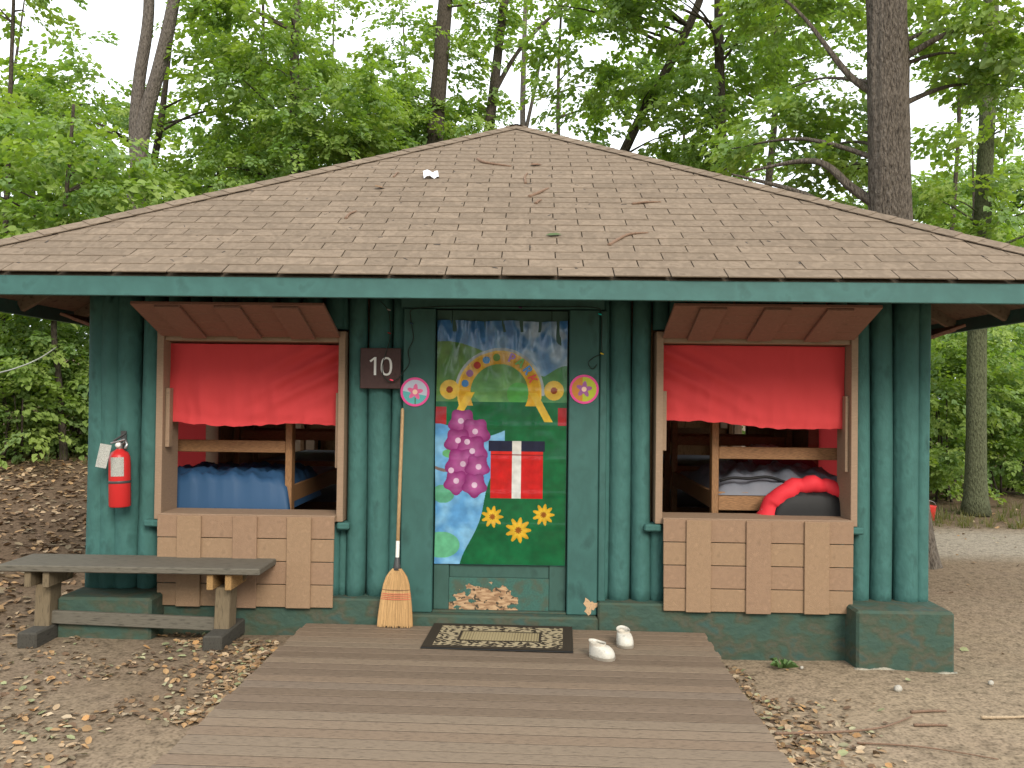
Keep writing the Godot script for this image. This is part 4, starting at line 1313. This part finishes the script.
	tree("beech_tree", "leafy tree between the forked trunk and the dark straight trunk", M.bark_dark, [[[V(-6.3, 0.9, -13.4), V(-6.2, 5.0, -13.4), V(-6.0, 9.0, -13.4), V(-6.1, 12.5, -13.4)], 0.11, 0.02]],
		[B(-6.0, 9.6, -13.4, 1.3, 1.1, 0.9), B(-6.9, 7.6, -13.4, 1.0, 0.7, 0.8), B(-5.2, 8.2, -13.6, 1.4, 1.2, 1.0)], 0.5)
	tree("beech_tree", "leafy tree behind the slim mossy trunk", M.bark_dark, [[[V(9.6, -0.1, -13.5), V(9.5, 4.0, -13.5), V(9.7, 8.0, -13.5), V(9.6, 11.0, -13.5)], 0.1, 0.02]],
		[B(9.6, 4.2, -13.5, 1.3, 0.6, 0.7), B(10.4, 9.2, -13.5, 1.3, 0.9, 0.8)], 0.6)
	# undergrowth on both sides
	var us := [[-7.5, -7.3, 2.3, 1.0], [-6.9, -7.2, 1.9, 0.8], [-7.3, -6.4, 1.5, 0.8], [-8.2, -8.3, 3.2, 1.2], [-6.2, -8.4, 2.6, 1.0], [-9.0, -7.0, 2.2, 1.1], [-5.2, -8.8, 2.6, 1.1]]
	for i in us.size():
		shrub("understory_shrub", "dense green undergrowth shrub on the leafy slope left of the cabin", us[i], "undergrowth on the left slope", 0.32)
	var ur := [[7.4, -9.4, 2.9, 1.1], [8.7, -10.2, 2.6, 1.2], [6.2, -9.6, 2.4, 1.0], [9.6, -11.0, 3.6, 1.3], [7.9, -12.0, 3.6, 1.3], [6.9, -11.6, 3.0, 1.1], [10.6, -12.6, 3.4, 1.3]]
	for i in ur.size():
		shrub("understory_shrub", "leafy shrub in the undergrowth beyond the sandy track", ur[i], "undergrowth beyond the track", 0.42)
	# farther wood: pale crowns with sky between
	for q in [[-15.0, -20.0, 8.0], [-11.0, -23.0, 9.0], [-6.5, -22.0, 11.0], [-4.6, -25.0, 12.0], [5.0, -23.0, 12.0], [9.5, -20.0, 6.5], [14.0, -22.0, 10.0], [16.5, -24.0, 11.0], [11.5, -16.0, 7.0], [-12.5, -14.0, 8.0]]:
		var h: float = q[2]
		var gy := ground_y(q[0], q[1])
		var bl := []
		for k in 9:
			bl.append(B(q[0] + rng.randf_range(-2.6, 2.6), gy + h * rng.randf_range(0.22, 0.95), q[1] + rng.randf_range(-1.5, 1.5), rng.randf_range(1.3, 2.2), rng.randf_range(0.8, 1.4), 0.95))
		tree("forest_tree", "far tree of the wood behind the cabin, thin trunk in pale leaves", M.bark_dark, [[[V(q[0], gy - 0.1, q[1]), V(q[0] + rng.randf_range(-0.4, 0.4), gy + h * 0.5, q[1]), V(q[0] + rng.randf_range(-0.8, 0.8), gy + h * 1.25, q[1])], 0.12, 0.01]], bl, 0.6, "far trees of the wood", 1.35, 0.012, 10, 0.6, 2)
	# the wood goes on behind the photographer
	for q in [[-13.0, 13.0, 10.0], [-8.5, 20.0, 10.0], [-1.5, 25.0, 9.0], [6.0, 25.0, 8.0], [13.0, 21.0, 8.0], [16.5, 6.0, 11.0], [-13.0, 3.0, 12.0]]:
		var h: float = q[2]
		var bl := []
		for k in 8:
			bl.append(B(q[0] + rng.randf_range(-2.6, 2.6), h * rng.randf_range(0.2, 0.95), q[1] + rng.randf_range(-2.2, 2.2), rng.randf_range(1.6, 2.4), rng.randf_range(1.0, 1.6), 0.8))
		tree("forest_tree", "tree of the wood that closes the clearing in front of the cabin", M.bark_dark, [[[V(q[0], -0.3, q[1]), V(q[0], h * 0.5, q[1]), V(q[0], h * 1.1, q[1])], 0.2, 0.07]], bl, 0.5, "trees round the clearing", 1.6, 0.012, 10, 0.8, 2)

func shrub(called: String, label: String, q: Array, group: String, tone: float) -> void:
	var gy := ground_y(q[0], q[1])
	var t := thing(called, label, "shrub", Vector3(q[0], gy, q[1]), group)
	var st := start()
	for k in 5:
		var e := Vector3(rng.randf_range(-0.6, 0.6), q[2] * rng.randf_range(0.6, 0.95), rng.randf_range(-0.5, 0.5))
		tube(st, [Vector3(rng.randf_range(-0.2, 0.2), -0.05, rng.randf_range(-0.15, 0.15)), e * 0.5 + Vector3(0.06, 0, 0), e], [0.022, 0.016, 0.006], 6)
	part("stems", finish(st), M.bark_dark, t)
	var h: float = q[2]
	crown(t, [B(q[0], gy + h * 0.28, q[1], q[3] * 0.9, h * 0.3, 1.1), B(q[0] + rng.randf_range(-0.4, 0.4), gy + h * 0.7, q[1], q[3], h * 0.3, 1.1)], 0.8)

# ---------------------------------------------------------------- litter, sticks and scraps
func leaf_mesh(v: int) -> ArrayMesh:
	var st := start(false)
	var c: float = [0.35, -0.3, 0.15][v]
	var pts := [V(-0.5, 0, 0), V(-0.2, 0.1 * c + 0.05, 0.3), V(0.2, 0.12, 0.26), V(0.5, 0.25 * c, 0.02), V(0.22, 0.1, -0.28), V(-0.2, 0.06, -0.3)]
	var mid := V(0, 0.02, 0)
	for i in 6:
		tri(st, mid, pts[i], pts[(i + 1) % 6])
	return finish(st)

func scatter(called: String, label: String, n: int, pick: Callable, cols: Array, s0: float, s1: float) -> void:
	var root := thing(called, label, "leaves")
	root.set_meta("kind", "stuff")
	var tr := [[], [], []]; var co := [[], [], []]
	for i in n:
		var p: Vector2 = pick.call()
		if p.x > 900.0: continue
		var v := rng.randi() % 3
		var s := rng.randf_range(s0, s1)
		var bs := Basis(Vector3.UP, rng.randf() * TAU) * Basis(Vector3.RIGHT, rng.randfn() * 0.3) * Basis(Vector3.BACK, rng.randfn() * 0.25)
		tr[v].append(Transform3D(bs.scaled_local(Vector3(s, s, s)), Vector3(p.x, ground_y(p.x, p.y) + 0.004 + 0.1 * s, p.y)))
		var c: Color = cols[rng.randi() % cols.size()]
		co[v].append(c * rng.randf_range(0.55, 1.0))
	for v in 3:
		var mm := MultiMesh.new()
		mm.transform_format = MultiMesh.TRANSFORM_3D
		mm.use_colors = true
		mm.mesh = leaf_mesh(v)
		mm.instance_count = tr[v].size()
		for i in tr[v].size():
			mm.set_instance_transform(i, tr[v][i])
			mm.set_instance_color(i, co[v][i])
		var o := MultiMeshInstance3D.new()
		o.multimesh = mm
		o.material_override = M.litter
		o.name = "leaves"
		o.set_meta("kind", "stuff")
		root.add_child(o, true)

func stick(called: String, label: String, cat: String, pts: Array, r0: float, r1: float, m: Material, group := "") -> void:
	var st := start()
	var pp := smooth_path(pts, 0.02)
	var base: Vector3 = pp[0]
	var rd := []; var lp := []
	for i in pp.size():
		rd.append(lerpf(r0, r1, float(i) / (pp.size() - 1)) * (1.0 + 0.15 * sin(i * 1.9)))
		lp.append(pp[i] - base)
	tube(st, lp, rd, 7)
	var o := part(called, finish(st), m, self, T(base))
	tag(o, label, cat, group)

func on_ground(x: float, z: float, up := 0.01) -> Vector3:
	return Vector3(x, ground_y(x, z) + up, z)

func on_roof(x: float, z: float, up := 0.022) -> Vector3:
	var t := (HW + EO - (z + HW)) / (HW + EO)
	return Vector3(x, EY + (AY - EY) * t + up, z)

func make_debris() -> void:
	var brown := [Color(0.2, 0.12, 0.06), Color(0.3, 0.19, 0.1), Color(0.42, 0.3, 0.18), Color(0.15, 0.09, 0.05), Color(0.36, 0.22, 0.1), Color(0.26, 0.2, 0.12)]
	var mixed := brown + brown + [Color(0.3, 0.32, 0.16), Color(0.36, 0.34, 0.2), Color(0.46, 0.36, 0.24), Color(0.45, 0.25, 0.1)]
	scatter("leaf_litter", "thick brown leaf litter covering the slope left of the cabin", 12000, func() -> Vector2:
		var p := Vector2(rng.randf_range(-11, -3.0), rng.randf_range(-9, 0.9))
		return p if rng.randf() < ss(-2.9, -3.8, p.x) else Vector2(999, 0), brown, 0.045, 0.1)
	scatter("fallen_leaves", "dry fallen leaves strewn over the dirt left of the boardwalk", 4600, func() -> Vector2:
		var z := rng.randf_range(-0.1, 4.0)
		var p := Vector2(-1.33 - absf(rng.randfn()) * 1.3, z)
		if rng.randf() < 0.3: p.x = -1.36 - absf(rng.randfn()) * 0.13
		return p if hills.get_noise_2d(p.x * 12.0, p.y * 12.0) > -0.12 else Vector2(999, 0), mixed, 0.02, 0.058)
	scatter("fallen_leaves", "leaves gathered along the boardwalk edge on the sandy ground", 1300, func() -> Vector2:
		var z := rng.randf_range(0.25, 3.4)
		return Vector2(1.36 - 0.023 * z + absf(rng.randfn()) * (0.26 if z > 0.9 else 0.1), z), mixed, 0.02, 0.058)
	scatter("leaf_litter", "scattered dead leaves on the bare ground right of the cabin", 1500, func() -> Vector2:
		var p := Vector2(rng.randf_range(1.6, 12.0), rng.randf_range(-8.5, 3.0))
		return p if (p.x > 3.0 or p.y > 0.3) and rng.randf() < 0.25 + 0.75 * ss(-5.0, -6.2, p.y) else Vector2(999, 0), mixed, 0.03, 0.075)
	# grass and weeds at the edge of the wood beyond the track
	var gr := thing("wild_grass", "rough grass and weeds along the far edge of the sandy track", "grass")
	gr.set_meta("kind", "stuff")
	var gst := start(false)
	for k in 14:
		var a := rng.randf() * TAU
		var b := Vector3(cos(a), 0, sin(a)) * rng.randf() * 0.05
		var lean := Vector3(cos(a), 0, sin(a)) * rng.randf_range(0.04, 0.16)
		var sd := Vector3(-sin(a), 0, cos(a)) * 0.004
		var h := rng.randf_range(0.08, 0.22)
		quad(gst, b - sd, b + sd, b + lean * 0.4 + sd + Vector3.UP * h * 0.6, b + lean * 0.4 - sd + Vector3.UP * h * 0.6)
		tri(gst, b + lean * 0.4 - sd + Vector3.UP * h * 0.6, b + lean * 0.4 + sd + Vector3.UP * h * 0.6, b + lean + Vector3.UP * h)
	var tuft := finish(gst)
	var mm := MultiMesh.new()
	mm.transform_format = MultiMesh.TRANSFORM_3D
	mm.use_colors = true
	mm.mesh = tuft
	var xs := []
	for i in 420:
		var p := Vector2(rng.randf_range(4.2, 14.0), -6.3 - absf(rng.randfn()) * 1.4)
		xs.append(p)
	for i in 120:
		xs.append(Vector2(rng.randf_range(-9.0, -5.4), -6.2 - absf(rng.randfn()) * 1.0))
	mm.instance_count = xs.size()
	for i in xs.size():
		var s := rng.randf_range(0.5, 1.2)
		mm.set_instance_transform(i, Transform3D(Basis(Vector3.UP, rng.randf() * TAU).scaled_local(Vector3(s, s, s)), on_ground(xs[i].x, xs[i].y, -0.01)))
		mm.set_instance_color(i, Color(0.09, 0.13, 0.04).lerp(Color(0.24, 0.2, 0.1), rng.randf()))
	var go := MultiMeshInstance3D.new()
	go.multimesh = mm
	go.material_override = M.leaf
	go.name = "blades"
	go.set_meta("kind", "stuff")
	gr.add_child(go, true)
	# sticks on the sand
	stick("fallen_branch", "thin bent brown branch lying on leaves by the boardwalk", "branch", [on_ground(1.42, 1.55, 0.02), on_ground(1.75, 1.5, 0.018), on_ground(2.0, 1.42, 0.016), on_ground(2.25, 1.2, 0.012)], 0.008, 0.004, M.stick)
	stick("pale_stick", "short pale split stick on the bare sand", "stick", [on_ground(2.62, 1.2, 0.012), on_ground(2.8, 1.17, 0.012), on_ground(2.95, 1.13, 0.012)], 0.009, 0.007, M.stick_pale)
	stick("bark_piece", "dark scrap of bark on the sand beyond the pale stick", "bark", [on_ground(2.28, 1.12, 0.008), on_ground(2.38, 1.11, 0.01), on_ground(2.48, 1.10, 0.008)], 0.009, 0.006, M.stick)
	stick("bark_piece", "dark scrap of bark on the sand near the bent branch", "bark", [on_ground(2.2, 1.34, 0.008), on_ground(2.3, 1.33, 0.01), on_ground(2.38, 1.32, 0.008)], 0.008, 0.006, M.stick)
	stick("twig", "thin dark twig on the sand between bent branch and boardwalk", "twig", [on_ground(1.8, 1.62, 0.01), on_ground(2.1, 1.66, 0.01), on_ground(2.4, 1.78, 0.01)], 0.005, 0.003, M.stick)
	stick("twig", "dark twig poking out past the pale stick", "twig", [on_ground(2.95, 1.12, 0.01), on_ground(3.1, 1.16, 0.01), on_ground(3.25, 1.26, 0.01)], 0.005, 0.003, M.stick)
	for q in [[2.38, 0.72, 0.028, "small pale stone on the sand before the corner block"], [1.95, 0.28, 0.014, "white pebble beside the weed at the cabin base"], [3.03, 0.52, 0.02, "pale pebble beside the corner block's outer edge"]]:
		var st := start()
		tube(st, [V(-q[2], 0, 0), V(-q[2] * 0.5, 0.002, 0), V(q[2] * 0.4, 0.003, 0), V(q[2], 0, 0)], [q[2] * 0.2, q[2] * 0.8, q[2] * 0.75, q[2] * 0.2], 9)
		var o := part("stone", finish(st), M.stone, self, T(on_ground(q[0], q[1], q[2] * 0.45), Vector3(0, 40, 0)))
		tag(o, q[3], "stone")
	# weed tuft at the base
	var wd := thing("weed", "small green weed growing at the cabin's concrete base", "plant", on_ground(1.83, 0.27, 0.0))
	for k in 9:
		var a := k * TAU / 9.0
		var ls := start(false)
		var d := Vector3(cos(a), 0, sin(a))
		var sd := Vector3(-sin(a), 0, cos(a)) * 0.018
		var ln := 0.09 + 0.03 * sin(k * 2.3)
		tri(ls, Vector3.ZERO, d * ln * 0.6 + sd + V(0, 0.05, 0), d * ln + V(0, 0.03, 0)); tri(ls, Vector3.ZERO, d * ln + V(0, 0.03, 0), d * ln * 0.6 - sd + V(0, 0.05, 0))
		part("leaf", finish(ls), weed_mat(), wd)
	# twigs and scraps on the roof
	for q in [[[-0.31, -1.62], [-0.23, -1.49], [-0.01, -1.41], 0.016, "forked brown twig lying just below the roof peak"], [[0.67, 0.38], [0.81, 0.21], [0.95, 0.15], 0.013, "long curved stick on the roof's front slope"], [[0.15, -0.59], [0.23, -0.68], [0.3, -0.81], 0.015, "short tan stick in the middle of the roof"], [[0.12, -0.93], [0.11, -1.07], [0.13, -1.21], 0.012, "short pale stick standing upright on the roof slope"], [[0.2, -0.43], [0.22, -0.47], [0.24, -0.52], 0.014, "stubby brown twig piece on the roof"], [[0.91, -0.44], [1.01, -0.46], [1.13, -0.49], 0.011, "two-toned twig lying flat on the roof's right part"], [[-1.13, -0.08], [-1.12, -0.16], [-1.09, -0.24], 0.012, "slanting grey twig on the roof's left part"], [[-0.96, -1.07], [-0.95, -1.15], [-0.94, -1.21], 0.01, "tiny pale twig left of the white paper scrap"]]:
		stick("roof_twig", q[4], "twig", [on_roof(q[0][0], q[0][1]), on_roof(q[1][0], q[1][1], 0.03), on_roof(q[2][0], q[2][1])], q[3], q[3] * 0.55, M.stick)
	# crumbs of bark, leaf bits and needles lying on the shingles
	var rl := thing("roof_litter", "small dark bits of bark and leaf scattered over the shingles", "litter")
	rl.set_meta("kind", "stuff")
	var bits := start(false)
	for i in 260:
		var bx := rng.randf_range(-3.2, 3.2)
		var bz := rng.randf_range(-2.4, 0.78)
		if absf(bx) > bz + HW - 0.1: continue
		var bp := on_roof(bx, bz, 0.018)
		var ln := rng.randf_range(0.01, 0.05)
		add_box(bits, bp, Vector3(ln, 0.006, rng.randf_range(0.006, 0.016)), 0.002, Basis(Vector3.RIGHT, 0.5) * Basis(Vector3.UP, rng.randf() * TAU))
	part("bits", finish(bits), M.stick_dark, rl)
	var ps := cloth_sheet(0.13, 0.1, 6, 5, func(u: float, v: float, w: float, h: float) -> Vector3:
		return Vector3((u - 0.5) * w, 0.03 * absf(sin(u * 5.0 + v * 3.0)) + 0.02 * v, (0.5 - v) * h))
	var po := part("paper_scrap", ps, M.paper, self, T(on_roof(-0.66, -1.08, 0.02), Vector3(29, 20, 0)))
	tag(po, "crumpled white paper scrap lying on the roof", "paper")
	var lf := leaf_mesh(0)
	var lm := mat(L(0.06, 0.09, 0.03), 0.7)
	var lo := part("roof_leaf", lf, lm, self, T(on_roof(0.32, 0.22, 0.025), Vector3(29, 10, 0), Vector3(0.11, 0.11, 0.09)))
	tag(lo, "dark green leaf lying on the roof", "leaf")
	var lo2 := part("roof_leaf", lf, mat(L(0.17, 0.1, 0.05), 0.8), self, T(on_roof(-1.02, -0.78, 0.025), Vector3(29, 60, 0), Vector3(0.12, 0.12, 0.1)))
	tag(lo2, "curled brown leaf on the roof's left part", "leaf")
	var lo3 := part("roof_leaf", lf, mat(L(0.15, 0.08, 0.045), 0.8), self, T(on_roof(0.2, -1.44, 0.025), Vector3(29, 20, 0), Vector3(0.11, 0.11, 0.09)))
	tag(lo3, "small brown leaf near the roof peak", "leaf")
	# cord tied to the young tree on the left
	stick("cord", "pale cord stretched from the young tree's thin stem", "cord", [V(-6.76, 2.2, -6.5), V(-6.1, 1.96, -4.9), V(-5.4, 1.76, -3.1), V(-4.6, 1.6, -0.9)], 0.009, 0.007, M.rope)
	# red bucket glimpsed behind the corner
	var bk := thing("bucket", "small red plastic bucket in the weeds beyond the cabin corner", "bucket", on_ground(6.12, -7.1, 0.0))
	part("pail", lathe([Vector2(0.0, 0.0), Vector2(0.09, 0.0), Vector2(0.12, 0.22), Vector2(0.125, 0.23), Vector2(0.115, 0.225), Vector2(0.085, 0.01), Vector2(0.0, 0.01)], 20), M.red_plastic, bk)
	var hs := start()
	var hp := []; var hr := []
	for k in 13:
		var a := PI * k / 12.0
		hp.append(Vector3(cos(a) * 0.122, 0.215 + sin(a) * 0.09, 0.03 * sin(a))); hr.append(0.004)
	tube(hs, hp, hr, 6)
	part("handle", finish(hs), M.metal, bk)

var weed_m: StandardMaterial3D
func weed_mat() -> StandardMaterial3D:
	if weed_m == null:
		weed_m = mat(L(0.07, 0.13, 0.035), 0.6)
	return weed_m
